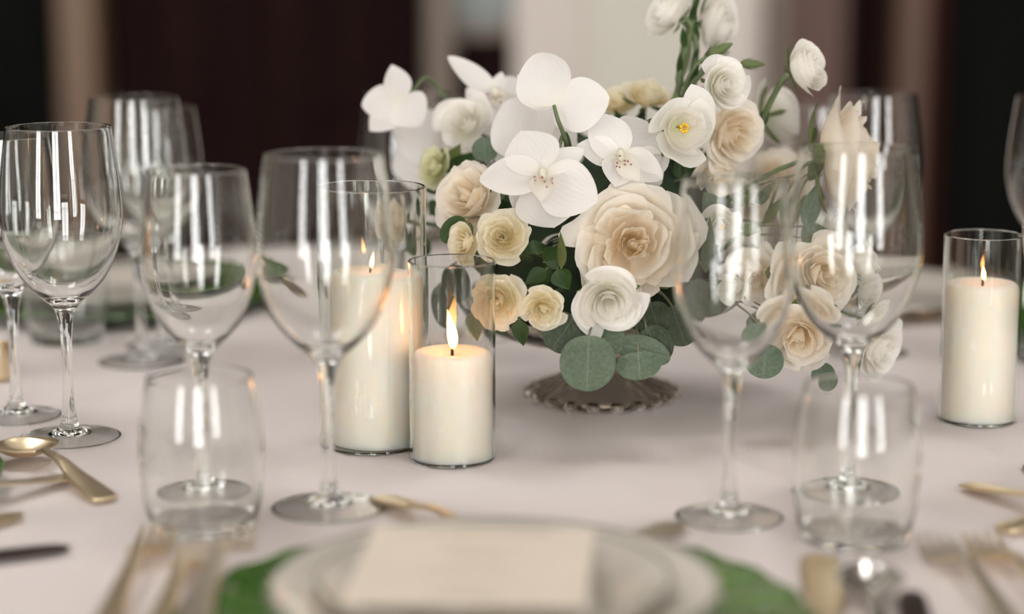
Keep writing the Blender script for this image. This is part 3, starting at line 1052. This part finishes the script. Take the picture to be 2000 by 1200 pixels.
def blade(name, base, tip, width, parent, m, outline, cup=0.1, bend=0.0, roll=0.0, ruf=0.0, fold=0.0, hint=None, nu=11, nv=13):
    """a flat petal or leaf from world point base to tip, its face towards the viewer's side unless rolled"""
    d = tip - base
    L = d.length
    y = d.normalized()
    h = Vector(hint) if hint is not None else (CAM - base).normalized()
    z = (h - y * h.dot(y)).normalized()
    x = y.cross(z)
    R = Matrix((x, y, z)).transposed() @ Matrix.Rotation(roll, 3, 'Y')
    Mx = parent.matrix_world.inverted() @ (Matrix.Translation(base) @ R.to_4x4())
    V, al, ac, a, b = flat_petal(L, width, outline, cup, bend, ruf, rng.uniform(0, 6), nu, nv, fold)
    A = np.array(Mx)
    V = V @ A[:3, :3].T + A[:3, 3]
    return mesh(name, V, grid_faces(a, b), m, parent, along=al, across=ac)


def dirv(yaw, pitch):
    y, p = math.radians(yaw), math.radians(pitch)
    return Vector((math.sin(y) * math.cos(p), -math.cos(y) * math.cos(p), math.sin(p)))


def add_stem(root, start, d, end, rad, m, out=0.045, name='stem'):
    inv = root.matrix_world.inverted()
    p0, p1 = start, start - d * out
    p3 = end
    p2 = end + (p1 - end) * 0.35 + Vector((0, 0, -0.01))
    pts, rs = [], []
    for i in range(12):
        t = i / 11
        pts.append(inv @ (p0 * (1 - t) ** 3 + p1 * 3 * t * (1 - t) ** 2 + p2 * 3 * t * t * (1 - t) + p3 * t ** 3))
        rs.append(rad * (1 + 0.25 * t))
    V, F = tube(pts, rs, 8)
    return mesh(name, V, F, m, root)


def bloom(kind, px, py, rpx, Y, yaw, pitch, label, cat='flower', name=None, group=None, mats=('rose_cream', 'rose_peach'), n=None, seed=1,
          hs=1.0, open_=1.0, stamen=False, end=None, stem_r=0.0017, roll=0.0, ruf=1.0, hole=0.13, off=0.42, out=0.04):
    r = rpx * mpp(Y)
    d = dirv(yaw, pitch)
    c = at(px, py, Y) - d * (off * r * hs)
    root = empty(name or kind, label, cat, mat=Matrix.Translation(c) @ frame_to(d, roll).to_4x4(), group=group)
    bpy.context.view_layer.update()
    g = np.random.default_rng(seed)
    rose = kind in ('garden_rose', 'spray_rose')
    n = n or {'garden_rose': 40, 'spray_rose': 40, 'lisianthus': 24}[kind]
    az = g.uniform(0, 6.28)
    for i in range(n):
        t = i / (n - 1)
        if rose:
            az += math.radians(137.5) + g.normal(0, 0.16)
            R = 0.05 + 0.72 * t ** (1.15 if kind == 'garden_rose' else 0.9)
            top = (0.80 - 0.10 * t - 0.26 * t ** 3) * hs
            lip = -0.02 + 0.30 * t ** 1.1
            drop = (0.0 - 0.20 * t ** 1.8) * hs * open_
            prof = [(0.03, 0.02), (R * 1.02 + 0.02, 0.02 - 0.02 * t), (R * (1.02 + 0.02 * t), top * 0.72), (R + lip * open_, top + drop)]
            half = math.radians(64 - (18 if kind == 'garden_rose' else 25) * t ** 0.6) * g.uniform(0.82, 1.12)
            rf = (0.016 + 0.028 * t) * ruf * g.uniform(0.5, 1.4)
            V, al, ac, a, b = rev_petal(az, half, prof, g.uniform(0.05, 0.16), rf, g.uniform(2.2, 4.2), g.uniform(0, 6.28), short=g.uniform(0.16, 0.34), point=g.uniform(0, 0.05) * t,
                                        flare=0.05 * t, tilt=g.normal(0.0, 0.07 + 0.05 * ruf * (t < 0.7)), nu=11, nv=10, flop=0.10 * t * g.uniform(0, 1))
            m = M[mats[0]] if t > 0.5 else M[mats[1]]
        else:
            az += math.radians(128) + g.normal(0, 0.1)
            R = hole + (0.74 - hole) * t ** 0.9
            top = (0.80 - 0.02 * t - 0.26 * t ** 2.6 * open_) * hs
            lip = (0.04 + 0.22 * t ** 1.2) * open_
            drop = (-0.02 - 0.14 * t ** 2) * hs * open_
            prof = [(0.03, 0.0), (R * 0.95 + 0.03, 0.0), (R * 1.03, top * 0.70), (R + lip, top + drop)]
            half = math.radians(88 - 34 * t) * g.uniform(0.92, 1.1)
            rf = (0.010 + 0.018 * t) * ruf * g.uniform(0.6, 1.3)
            V, al, ac, a, b = rev_petal(az, half, prof, g.uniform(0.10, 0.20), rf, g.uniform(1.6, 3.0), g.uniform(0, 6.28), short=g.uniform(0.14, 0.24), point=0.0,
                                        flare=0.06 * t, tilt=g.normal(0.0, 0.04), nu=13, nv=12, flop=0.05 * t)
            m = M[mats[0]]
        mesh('petal', V * r, grid_faces(a, b), m, root, along=al, across=ac)
    if stamen:
        V, F = [], []
        for q in range(7):
            a0 = 2 * PI * q / 7
            p = [(0.02 * r * math.cos(a0), 0.02 * r * math.sin(a0), 0.1 * r), (0.06 * r * math.cos(a0), 0.06 * r * math.sin(a0), 0.40 * r), (0.10 * r * math.cos(a0), 0.10 * r * math.sin(a0), 0.58 * r)]
            v2, f2 = tube(p, [0.012 * r, 0.012 * r, 0.045 * r], 6)
            F += [tuple(x + len(V) for x in f) for f in f2]; V += v2
        mesh('stamens', V, F, M['stamen'], root)
    # calyx: five green sepals and a small green cup under the bloom
    for q in range(5):
        a0 = 2 * PI * q / 5 + 0.4
        prof = [(0.05, -0.10), (0.36, -0.20), (0.66, -0.12), (0.90, 0.04)]
        if not rose:
            prof = [(0.05, -0.10), (0.34, -0.16), (0.66, -0.08), (0.86, 0.16 * hs)]
        V, al, ac, a, b = rev_petal(a0, math.radians(24 if rose else 12), prof, 0, 0.01, 2, 1, short=0.85, nu=5, nv=7)
        mesh('sepal', V * r, grid_faces(a, b), M['sepal'], root, along=al, across=ac)
    lathe_obj('calyx', np.array([(0, -0.16), (0.07, -0.15), (0.13, -0.07), (0.14, -0.03), (0.10, -0.012), (0, -0.01)]) * r, M['sepal'], root, n=12)
    add_stem(root, c - d * (0.12 * r), d, end or ANCHOR + Vector((g.uniform(-0.03, 0.03), g.uniform(-0.03, 0.03), 0)), stem_r, M['stem'], out=out)
    return root


GR, SR, LI, OR = 'garden roses in the bouquet', 'spray roses in the bouquet', 'lisianthus blooms in the bouquet', 'orchid blooms in the bouquet'
# ---- garden roses
peach, cream, ivory, white = ('rose_cream', 'rose_peach'), ('rose_cream', 'rose_cream'), ('rose_ivory', 'rose_ivory'), ('rose_white', 'rose_white')
bloom('garden_rose', 1234, 478, 130, 1.455, 3, 8, 'largest peach garden rose, facing the viewer at the bouquet centre', cat='rose', group=GR, mats=peach, n=40, seed=11, ruf=1.7)
bloom('garden_rose', 1662, 308, 132, 1.53, 84, 4, 'cream garden rose turned sideways at the far right of the bouquet', cat='rose', group=GR, mats=peach, n=46, seed=12, hs=1.1, ruf=1.7)
bloom('garden_rose', 908, 385, 86, 1.50, -42, 22, 'cream ruffled garden rose at left, above the spray roses', cat='rose', group=GR, mats=peach, n=34, seed=13, ruf=1.5)
bloom('garden_rose', 1438, 262, 80, 1.52, 35, -8, 'peach cream garden rose directly right of the white bloom with yellow stamens', cat='rose', group=GR, mats=peach, n=34, seed=14, ruf=1.2)
bloom('garden_rose', 1598, 552, 100, 1.475, 20, 6, 'pale peach garden rose seen through the large right wine glass', cat='rose', group=GR, mats=peach, n=36, seed=15, ruf=1.2)
bloom('garden_rose', 1560, 660, 80, 1.455, -12, -14, 'peach garden rose lowest at right, between the two right glass stems', cat='rose', group=GR, mats=peach, n=28, seed=16, ruf=0.9)
bloom('garden_rose', 1478, 548, 74, 1.50, -10, 2, 'pale peach garden rose seen between the two right wine glass bowls', cat='rose', group=GR, mats=peach, n=28, seed=17)
bloom('garden_rose', 1528, 345, 70, 1.64, 30, 20, 'cream garden rose half hidden behind, left of the sideways rose', cat='rose', group=GR, mats=cream, n=26, seed=18)
# ---- spray roses
bloom('spray_rose', 981, 462, 57, 1.44, -6, 16, 'ivory spray rose right of its pale neighbour, above the short candle glass', cat='rose', group=SR, mats=ivory, n=38, seed=21)
bloom('spray_rose', 902, 474, 46, 1.45, -48, 5, 'ivory spray rose turned left, behind the rim of the low cylinder', cat='rose', group=SR, mats=ivory, n=30, seed=22)
bloom('spray_rose', 972, 590, 58, 1.425, -14, -2, 'ivory spray rose half behind the right wall of the low cylinder', cat='rose', group=SR, mats=ivory, n=38, seed=23)
bloom('spray_rose', 1062, 606, 48, 1.42, 2, -8, 'small ivory spray rose left of the low white lisianthus', cat='rose', group=SR, mats=ivory, n=34, seed=24)
bloom('spray_rose', 1266, 182, 54, 1.60, 18, 62, 'pale yellow spray rose on top of the bouquet, opening upwards', cat='rose', group=SR, mats=ivory, n=32, seed=25, hs=0.8)
bloom('spray_rose', 1206, 192, 42, 1.62, -30, 50, 'pale yellow spray rose on top, next to the upper orchid', cat='rose', group=SR, mats=ivory, n=30, seed=26)
bloom('spray_rose', 845, 326, 46, 1.58, -45, 15, 'greenish spray rose blurred at the left side of the bouquet', cat='rose', group=SR, mats=('rose_greenish', 'rose_greenish'), n=26, seed=27)
bloom('spray_rose', 775, 432, 50, 1.58, -60, 5, 'cream spray rose seen through the tall candle cylinder', cat='rose', group=SR, mats=cream, n=28, seed=28)
# ---- lisianthus
bloom('lisianthus', 1333, 250, 78, 1.46, 14, 2, 'open white lisianthus with yellow stamens at upper centre', group=LI, mats=white, n=9, seed=31, stamen=True, hole=0.32, ruf=2.0)
bloom('lisianthus', 1418, 164, 58, 1.50, 28, 6, 'white lisianthus with tight spiral below the top stems', group=LI, mats=white, n=20, seed=32)
bloom('lisianthus', 1191, 590, 78, 1.415, 2, -8, 'low white lisianthus above the round eucalyptus leaves', group=LI, mats=white, n=20, seed=33)
bloom('lisianthus', 1588, 126, 62, 1.53, 58, 22, 'lone white lisianthus held out on a long stem at upper right', group=LI, mats=white, n=17, seed=34, hs=1.25, open_=0.85, off=0.55, out=0.012, end=at(1478, 248, 1.56), stem_r=0.0021)
bloom('lisianthus', 1300, 20, 60, 1.60, -68, 28, 'white lisianthus at the top edge, opening left', group=LI, mats=white, n=16, seed=35, hs=1.1, open_=0.7, out=0.018, end=at(1330, 150, 1.60))
bloom('lisianthus', 1406, 50, 72, 1.62, 62, -4, 'blurred white lisianthus near the top, right of the stems', group=LI, mats=white, n=17, seed=36, hs=1.1, open_=0.8, out=0.018, end=at(1332, 165, 1.60))
bloom('lisianthus', 1518, 222, 72, 1.62, 118, 8, 'white lisianthus seen from behind, under the lone bloom', group=LI, mats=white, n=16, seed=37)
bloom('lisianthus', 1722, 682, 72, 1.49, 42, -14, 'white lisianthus lowest at far right, behind a glass stem', group=LI, mats=white, n=15, seed=38, ruf=2.4, hs=0.9)
bloom('lisianthus', 1700, 512, 54, 1.50, 72, 30, 'half closed white lisianthus seen through the large right glass', group=LI, mats=white, n=15, seed=39, hs=1.4, open_=0.3, off=0.6)
bloom('lisianthus', 1405, 442, 48, 1.50, 10, -18, 'white lisianthus with yellow centre behind the smaller right glass', group=LI, mats=white, n=13, seed=40, stamen=True)
bloom('lisianthus', 1430, 572, 46, 1.45, -35, 0, 'closed white lisianthus low behind the smaller right glass', group=LI, mats=white, n=14, seed=41, hs=1.2, open_=0.4)
bloom('lisianthus', 904, 238, 66, 1.60, -20, 22, 'blurred white lisianthus under the upper left orchid', group=LI, mats=white, n=18, seed=42, ruf=2.2)
bloom('lisianthus', 1098, 490, 54, 1.52, 14, -22, 'white lisianthus tucked in left of the largest rose', group=LI, mats=white, n=15, seed=43)
bloom('lisianthus', 1455, 488, 54, 1.52, 5, 10, 'white lisianthus in the middle behind the smaller right glass', group=LI, mats=white, n=16, seed=44)
bloom('lisianthus', 1705, 600, 58, 1.54, 50, 4, 'white lisianthus at right between the half closed and the lowest bloom', group=LI, mats=white, n=16, seed=45)
bloom('lisianthus', 1400, 345, 52, 1.53, 5, -25, 'cream white lisianthus under the peach cream rose at upper right', group=LI, mats=('rose_cream', 'rose_cream'), n=14, seed=46)


bloom('spray_rose', 1470, 410, 52, 1.60, 0, 10, 'cream spray rose deep behind the rim of the smaller right glass', cat='rose', group=SR, mats=cream, n=28, seed=47)
bloom('lisianthus', 1628, 470, 52, 1.58, 40, 15, 'white lisianthus deep below the sideways rose', group=LI, mats=white, n=15, seed=48)


# ---- orchids
def orchid(px, py, Y, blades, label, lip=None, stem=None, seed=1):
    c = at(px, py, Y)
    root = empty('orchid', label, 'flower', loc=c, group=OR)
    bpy.context.view_layer.update()
    for (kind, tx, ty, dY, wpx, cup, bend, roll) in blades:
        tip = at(tx, ty, Y + dY)
        blade(kind, c, tip, wpx * mpp(Y), root, M['orchid'], o_petal if kind == 'petal' else o_sepal, cup, bend, roll, ruf=0.02, nu=15, nv=17)
    if lip:
        lx, ly, wpx = lip
        s = mpp(Y)
        c2 = at(px, py, Y - 0.008)
        b = blade('lip', c2, at(lx, ly, Y - 0.018), wpx * s, root, M['orchid_lip'], o_sepal, 0.5, -0.25)
        for sg in (-1, 1):
            blade('side_lobe', c2, at(px + sg * wpx * 0.45, py + 0.2 * (ly - py), Y - 0.022), wpx * 0.5 * s, root, M['orchid_lip'], o_round, 0.4, 0.2, roll=sg * 0.6)
        V, F = tube([c2 - c + Vector((0, 0.004, 0.004)), c2 - c + Vector((0, -0.003, 0.003)), c2 - c + Vector((0, -0.008, -0.001))], [0.0026, 0.003, 0.002], 10)
        mesh('column', V, F, M['orchid'], root)
        V, F = [], []
        g = np.random.default_rng(seed)
        for q in range(9):
            o = c2 - c + Vector((g.uniform(-0.007, 0.007), -0.0105 + g.uniform(-0.002, 0.002), g.uniform(-0.006, 0.003)))
            v2, f2 = tube([o, o + Vector((0, -0.0008, 0))], [0.0007, 0.0005], 6)
            F += [tuple(x + len(V) for x in f) for f in f2]; V += v2
        o = mesh('spots', V, F, M['orchid_spot'], root); o['kind'] = 'stuff'
    if stem:
        inv = root.matrix_world.inverted()
        pts = catmull([tuple(inv @ at(x, y, yy)) for x, y, yy in stem], 5)
        V, F = tube([Vector(q) for q in pts], [0.0013 + 0.0005 * i / len(pts) for i in range(len(pts))], 8)
        mesh('stem', V, F, M['stem'], root)
    return root


orchid(1060, 345, 1.435, [('sepal', 1016, 252, 0.02, 112, 0.25, -0.1, 0.1), ('petal', 936, 346, 0.0, 84, 0.3, -0.2, 0.35), ('petal', 1140, 285, 0.015, 58, 0.35, -0.15, -0.5), ('petal', 1164, 398, -0.004, 118, 0.15, -0.25, 0.15),
                          ('sepal', 1086, 450, 0.008, 140, 0.2, -0.2, -0.1), ('sepal', 1012, 436, 0.03, 100, 0.2, -0.1, 0.2)],
       'front white orchid with crimson flecked throat above the ivory roses', lip=(1058, 392, 52), stem=[(1075, 335, 1.445), (1090, 290, 1.46), (1105, 262, 1.48), (1120, 320, 1.54)], seed=3)
orchid(1084, 205, 1.47, [('petal', 1040, 104, -0.012, 118, -0.25, 0.15, 0.25), ('petal', 1192, 196, -0.008, 112, -0.25, 0.12, -0.3), ('sepal', 1140, 246, 0.012, 66, -0.2, 0.1, -0.3), ('sepal', 1012, 150, 0.02, 70, -0.2, 0.1, 0.2), ('sepal', 1100, 150, 0.03, 90, 0.2, 0, 0)],
       'topmost white orchid seen from behind with its stem hanging down', stem=[(1082, 206, 1.462), (1090, 235, 1.458), (1104, 272, 1.465), (1108, 300, 1.49)], seed=4)
orchid(1212, 308, 1.475, [('petal', 1160, 222, 0.005, 88, 0.25, -0.1, 0.3), ('petal', 1298, 262, 0.03, 138, 0.15, 0.0, -0.2), ('sepal', 1128, 282, -0.004, 62, 0.3, -0.15, 0.3), ('sepal', 1204, 362, -0.012, 74, 0.3, -0.2, -0.2), ('petal', 1296, 345, -0.004, 66, 0.4, -0.2, -0.3), ('sepal', 1290, 360, 0.03, 110, 0.2, 0, 0)],
       'white orchid right of the front one, beneath the pale yellow roses', lip=(1246, 352, 44), seed=5)
orchid(968, 186, 1.62, [('petal', 877, 110, -0.01, 46, 0.3, -0.1, 0.2), ('sepal', 980, 140, 0.0, 30, 0.3, 0, 0), ('petal', 1030, 170, 0.0, 62, 0.2, -0.1, 0), ('sepal', 1010, 272, -0.01, 120, 0.2, -0.15, 0), ('sepal', 950, 225, 0.02, 60, 0.2, -0.15, 0)],
       'upper left orchid with one long petal pointing up left', lip=(985, 205, 34), stem=[(970, 190, 1.63), (985, 240, 1.64), (1010, 320, 1.62)], seed=6)
orchid(783, 196, 1.62, [('sepal', 766, 126, 0.0, 56, 0.3, -0.1, 0.2), ('petal', 706, 206, 0.0, 70, 0.25, -0.1, 0), ('sepal', 722, 256, -0.005, 62, 0.25, -0.1, 0), ('petal', 822, 240, -0.01, 84, 0.25, -0.15, 0), ('sepal', 772, 255, 0.0, 60, 0.2, 0, 0)],
       'leftmost white orchid of the bouquet on an arching green stem', stem=[(790, 194, 1.625), (806, 178, 1.63), (833, 152, 1.635), (872, 196, 1.64), (930, 320, 1.62)], seed=7)
orchid(872, 300, 1.69, [('petal', 768, 222, 0.0, 110, 0.2, -0.1, 0), ('petal', 764, 330, 0.0, 124, 0.2, -0.1, 0), ('sepal', 840, 400, 0.0, 90, 0.2, -0.1, 0), ('sepal', 905, 210, 0.0, 90, 0.2, 0, 0)],
       'large blurred orchid at the left back below the leftmost one', seed=8)
orchid(1046, 292, 1.53, [('petal', 990, 196, 0.0, 140, 0.2, -0.1, 0), ('petal', 1110, 214, 0.0, 120, 0.2, -0.1, 0), ('sepal', 960, 300, 0.01, 100, 0.2, 0, 0), ('sepal', 1140, 310, 0.01, 100, 0.2, 0, 0)],
       'orchid tucked behind between the front and topmost orchids', seed=9)


# ---- foliage
def sprig(name, label, cat, group, Y, start, leaves, m, outline=o_round, lname='leaf', stem_m='euc_stem', cup=0.10):
    """leaves: base px, tip px, width px, dY base, dY tip, roll[, material]"""
    p0 = start
    root = empty(name, label, cat, loc=p0, group=group)
    bpy.context.view_layer.update()
    inv = root.matrix_world.inverted()
    bases = [at(l[0], l[1], Y + l[5]) for l in leaves]
    for l, b in zip(leaves, bases):
        bx_, by_, tx, ty, wpx, d0, d1, roll = l[:8]
        mm = M[l[8]] if len(l) > 8 else M[m]
        blade(lname, b, at(tx, ty, Y + d1), wpx * mpp(Y), root, mm, outline, cup, rng.uniform(-0.12, 0.05), roll, ruf=0.015, nu=15, nv=17)
    for i, b in enumerate(bases):
        mid = (p0 + b) / 2 + Vector((0, 0.0, 0.012))
        pts = [p0 * (1 - t) ** 2 + mid * 2 * t * (1 - t) + b * t * t for t in np.linspace(0, 1, 8)]
        V, F = tube([inv @ q for q in pts], list(np.linspace(0.0016, 0.0008, 8)), 6)
        mesh('stem', V, F, M[stem_m], root)
    return root


EG, LG = 'eucalyptus sprigs in the bouquet', 'leafy rose sprigs in the bouquet'
lowz = Vector((AX, AY - 0.07, CB.z + 0.095))
sprig('eucalyptus_sprig', 'eucalyptus sprig of round grey green leaves hanging under the low white lisianthus', 'foliage', EG, 1.41, lowz,
      [(1150, 656, 1146, 765, 112, 0.0, -0.012, 0.1), (1122, 618, 1078, 684, 92, 0.02, 0.012, -0.2, 'euc_dark'), (1150, 646, 1215, 684, 80, 0.02, 0.006, -0.5)], 'euc')
sprig('eucalyptus_sprig', 'eucalyptus sprig with two overlapping leaves under the right of the low lisianthus', 'foliage', EG, 1.42, lowz + Vector((0.02, 0, 0)),
      [(1246, 688, 1250, 742, 90, -0.006, -0.016, 0.1, 'euc'), (1205, 672, 1310, 698, 64, 0.004, -0.002, -0.5, 'euc'), (1262, 640, 1300, 706, 74, 0.014, 0.008, 0.3)], 'euc_dark')
sprig('eucalyptus_sprig', 'dark eucalyptus sprig under the largest rose at its lower right', 'foliage', EG, 1.44, lowz + Vector((0.03, 0.01, 0)),
      [(1270, 592, 1290, 656, 74, 0.01, 0.0, 0.3), (1312, 598, 1340, 676, 74, 0.02, 0.012, -0.2), (1250, 600, 1262, 650, 50, 0.02, 0.012, 0.2), (1330, 560, 1400, 640, 80, 0.04, 0.04, 0.0)], 'euc_dark')
sprig('eucalyptus_sprig', 'eucalyptus sprig with blue grey leaf between the white blooms at upper left', 'foliage', EG, 1.53, ANCHOR + Vector((-0.04, -0.02, 0.03)),
      [(948, 316, 946, 268, 52, 0.0, 0.0, 0.1), (880, 520, 906, 590, 66, 0.0, 0.0, 0.2, 'euc_dark'), (850, 560, 880, 640, 60, 0.02, 0.02, 0.2, 'euc_dark'), (905, 425, 866, 474, 46, -0.055, -0.06, 0.4, 'leaf')], 'euc')
sprig('eucalyptus_sprig', 'eucalyptus sprig with round leaf low between the two right glass stems', 'foliage', EG, 1.46, lowz + Vector((0.07, 0.02, 0)),
      [(1496, 672, 1490, 740, 78, 0.0, -0.006, 0.1), (1600, 712, 1618, 760, 52, 0.01, 0.0, 0.3), (1520, 640, 1470, 690, 60, 0.03, 0.02, 0)], 'euc')
sprig('eucalyptus_sprig', 'eucalyptus sprig with oblong leaves behind the large right glass', 'foliage', EG, 1.52, ANCHOR + Vector((0.05, -0.02, 0.02)),
      [(1556, 444, 1594, 356, 52, 0.0, 0.0, 0.3), (1546, 466, 1618, 452, 56, -0.01, -0.01, 0.2), (1372, 536, 1382, 424, 46, -0.025, -0.03, 0.8), (1395, 420, 1362, 372, 48, 0.0, 0.0, 0.2)], 'euc', o_leaf)
ls = ANCHOR + Vector((-0.03, -0.05, 0.01))
sprig('rose_leaf_sprig', 'dark green rose leaves between the ivory roses and the low lisianthus', 'foliage', LG, 1.45, ls,
      [(1062, 512, 1106, 488, 52, 0.0, 0.0, 0.3), (1066, 528, 1024, 556, 34, 0.0, 0.0, 0.2), (1088, 526, 1112, 568, 44, -0.01, -0.012, 0.3), (1048, 496, 1040, 468, 44, 0.02, 0.02, 0), (1096, 524, 1096, 452, 22, -0.015, -0.02, 0.5, 'olive'), (1075, 520, 1060, 560, 36, 0.01, 0.01, -0.2)], 'leaf', o_leaf, stem_m='stem', cup=0.2)
sprig('rose_leaf_sprig', 'pointed green rose leaf hanging below the smallest ivory rose', 'foliage', LG, 1.43, ls + Vector((-0.02, 0, -0.01)),
      [(1014, 626, 1022, 678, 34, 0.0, 0.0, 0.2), (930, 606, 936, 668, 44, 0.02, 0.01, 0.2, 'olive'), (972, 632, 990, 656, 26, 0.01, 0.01, 0.1)], 'leaf', o_leaf, stem_m='stem', cup=0.2)
sprig('rose_leaf_sprig', 'dark leaves under the pale yellow roses at the top', 'foliage', LG, 1.60, ANCHOR + Vector((0.0, 0.0, 0.04)),
      [(1222, 262, 1200, 214, 30, 0.0, 0.0, 0.3), (1240, 262, 1262, 204, 24, 0.0, 0.0, 0.2), (1335, 350, 1330, 300, 40, -0.06, -0.06, 0.2), (1345, 200, 1375, 170, 30, 0.0, 0.0, 0.2), (1480, 250, 1505, 205, 22, -0.04, -0.04, 0.4)], 'leaf', o_leaf, stem_m='stem', cup=0.2)
sprig('rose_leaf_sprig', 'green leaves at the left side behind the cream ruffled rose', 'foliage', LG, 1.58, ANCHOR + Vector((-0.04, 0, 0.03)),
      [(880, 340, 930, 296, 40, 0.0, 0.0, 0.2), (870, 330, 900, 280, 34, 0.0, 0.0, 0.2, 'olive'), (850, 380, 842, 330, 40, 0.01, 0.01, 0.2), (862, 400, 838, 420, 40, 0.01, 0.01, 0.2), (840, 470, 800, 490, 50, 0.03, 0.03, 0)], 'leaf', o_leaf, stem_m='stem', cup=0.2)
sprig('rose_leaf_sprig', 'green leaves and stalks between the two right wine glass rims', 'foliage', LG, 1.56, ANCHOR + Vector((0.05, 0, 0.03)),
      [(1500, 440, 1560, 380, 30, 0.0, 0.0, 0.3, 'olive'), (1480, 400, 1530, 352, 28, 0.0, 0.0, 0.2), (1560, 340, 1608, 312, 40, 0.0, 0.0, 0.1, 'sepal'), (1430, 400, 1480, 372, 36, 0.0, 0.0, 0.2, 'olive'), (1440, 470, 1410, 420, 34, -0.02, -0.02, 0.2, 'olive'),
       (1640, 610, 1680, 580, 30, -0.03, -0.03, 0.2), (1345, 430, 1400, 400, 60, 0.03, 0.03, 0)], 'leaf', o_leaf, stem_m='stem', cup=0.2)
fill = []
for k in range(26):
    a = rng.uniform(0, 2 * PI)
    e = rng.uniform(-0.25, 1.0)
    b = Vector((AX + 0.085 * math.cos(a) * math.cos(e), AY + 0.055 * math.sin(a) * math.cos(e), CB.z + 0.13 + 0.07 * math.sin(e)))
    fill.append((b, b + Vector((math.cos(a) * math.cos(e), math.sin(a) * math.cos(e), math.sin(e) + 0.1)) * rng.uniform(0.022, 0.034)))
rt = empty('rose_leaf_sprig', 'dark leaves deep inside the bouquet, seen only in gaps between blooms', 'foliage', loc=ANCHOR, group=LG)
bpy.context.view_layer.update()
for b, t_ in fill:
    blade('leaf', b, t_, 0.026, rt, M['leaf'], o_leaf, 0.2, -0.1, rng.uniform(-0.8, 0.8))
    V, F = tube([Vector((0, 0, 0)), (b - ANCHOR) * 0.5, b - ANCHOR], [0.0015, 0.0012, 0.0009], 6)
    mesh('stem', V, F, M['stem'], rt)


# ---- buds and upright stems
def bud(px0, py0, px1, py1, wpx, Y, label, end, pale=True):
    a, b = at(px0, py0, Y), at(px1, py1, Y)
    d = (b - a).normalized()
    L = (b - a).length
    root = empty('lisianthus_bud', label, 'bud', mat=Matrix.Translation(a) @ frame_to(d).to_4x4(), group='green lisianthus buds')
    bpy.context.view_layer.update()
    W = wpx * mpp(Y) / 2
    lathe_obj('bud_body', catmull([(0, 0), (W * 0.7, L * 0.08), (W, L * 0.3), (W * 0.8, L * 0.62), (W * 0.35, L * 0.9), (0, L)], 4), M['rose_greenish'] if False else M['sepal'], root, n=14)
    for q in range(5):
        prof = np.array([(0.3, 0.0), (1.15, 0.1), (1.2, 0.35), (1.5, 0.75)]) * np.array([W, L])
        V, al, ac, aa, bb = rev_petal(q * 2 * PI / 5, 0.22, prof, 0, 0, 1, 0, short=0.8, nu=5, nv=7)
        mesh('sepal', V, grid_faces(aa, bb), M['sepal'], root, along=al, across=ac)
    add_stem(root, a, d, end, 0.0014, M['stem'], out=0.02)


bud(1382, 110, 1432, 84, 22, 1.55, 'pale green bud just above the tight white spiral bloom', at(1335, 190, 1.56))
bud(1446, 124, 1494, 126, 18, 1.55, 'narrow green bud pointing right beside the tight spiral bloom', at(1390, 200, 1.56))
bud(1452, 460, 1492, 436, 24, 1.49, 'green bud seen through the smaller right glass', at(1400, 480, 1.55))
bud(1560, 350, 1606, 318, 26, 1.56, 'green bud behind the sideways cream rose', at(1500, 440, 1.58))
for (pts, lab) in (([(1318, 200, 1.58), (1326, 150, 1.58), (1338, 100, 1.59), (1352, 50, 1.60), (1362, -30, 1.61)], 'thick green stem rising to the top edge between the white blooms'),
                   ([(1330, 205, 1.56), (1345, 170, 1.56), (1372, 140, 1.56), (1392, 108, 1.56)], 'green stem leaning right under the pale green bud'),
                   ([(1345, 190, 1.60), (1352, 140, 1.60), (1360, 90, 1.60), (1345, 40, 1.60), (1330, 45, 1.6)], 'thin green stem between the two top blooms')):
    w_ = [at(*q) for q in pts]
    base = ANCHOR + Vector((0.02, 0.0, 0.03))
    P = catmull([tuple(base)] + [tuple(q) for q in w_], 6)
    root = empty('flower_stem', lab, 'stem', loc=base, group='bare stems at the top of the bouquet')
    bpy.context.view_layer.update()
    V, F = tube([Vector(q) - base for q in P], [0.0030 - 0.0008 * i / len(P) for i in range(len(P))], 8)
    mesh('stalk', V, F, M['stem'], root)
    for q in w_[1:-1]:
        blade('leaf', q, q + Vector((rng.uniform(-0.006, 0.012), -0.004, 0.020)), 0.006, root, M['leaf'], o_lance, 0.3, 0.1, rng.uniform(-0.8, 0.8))
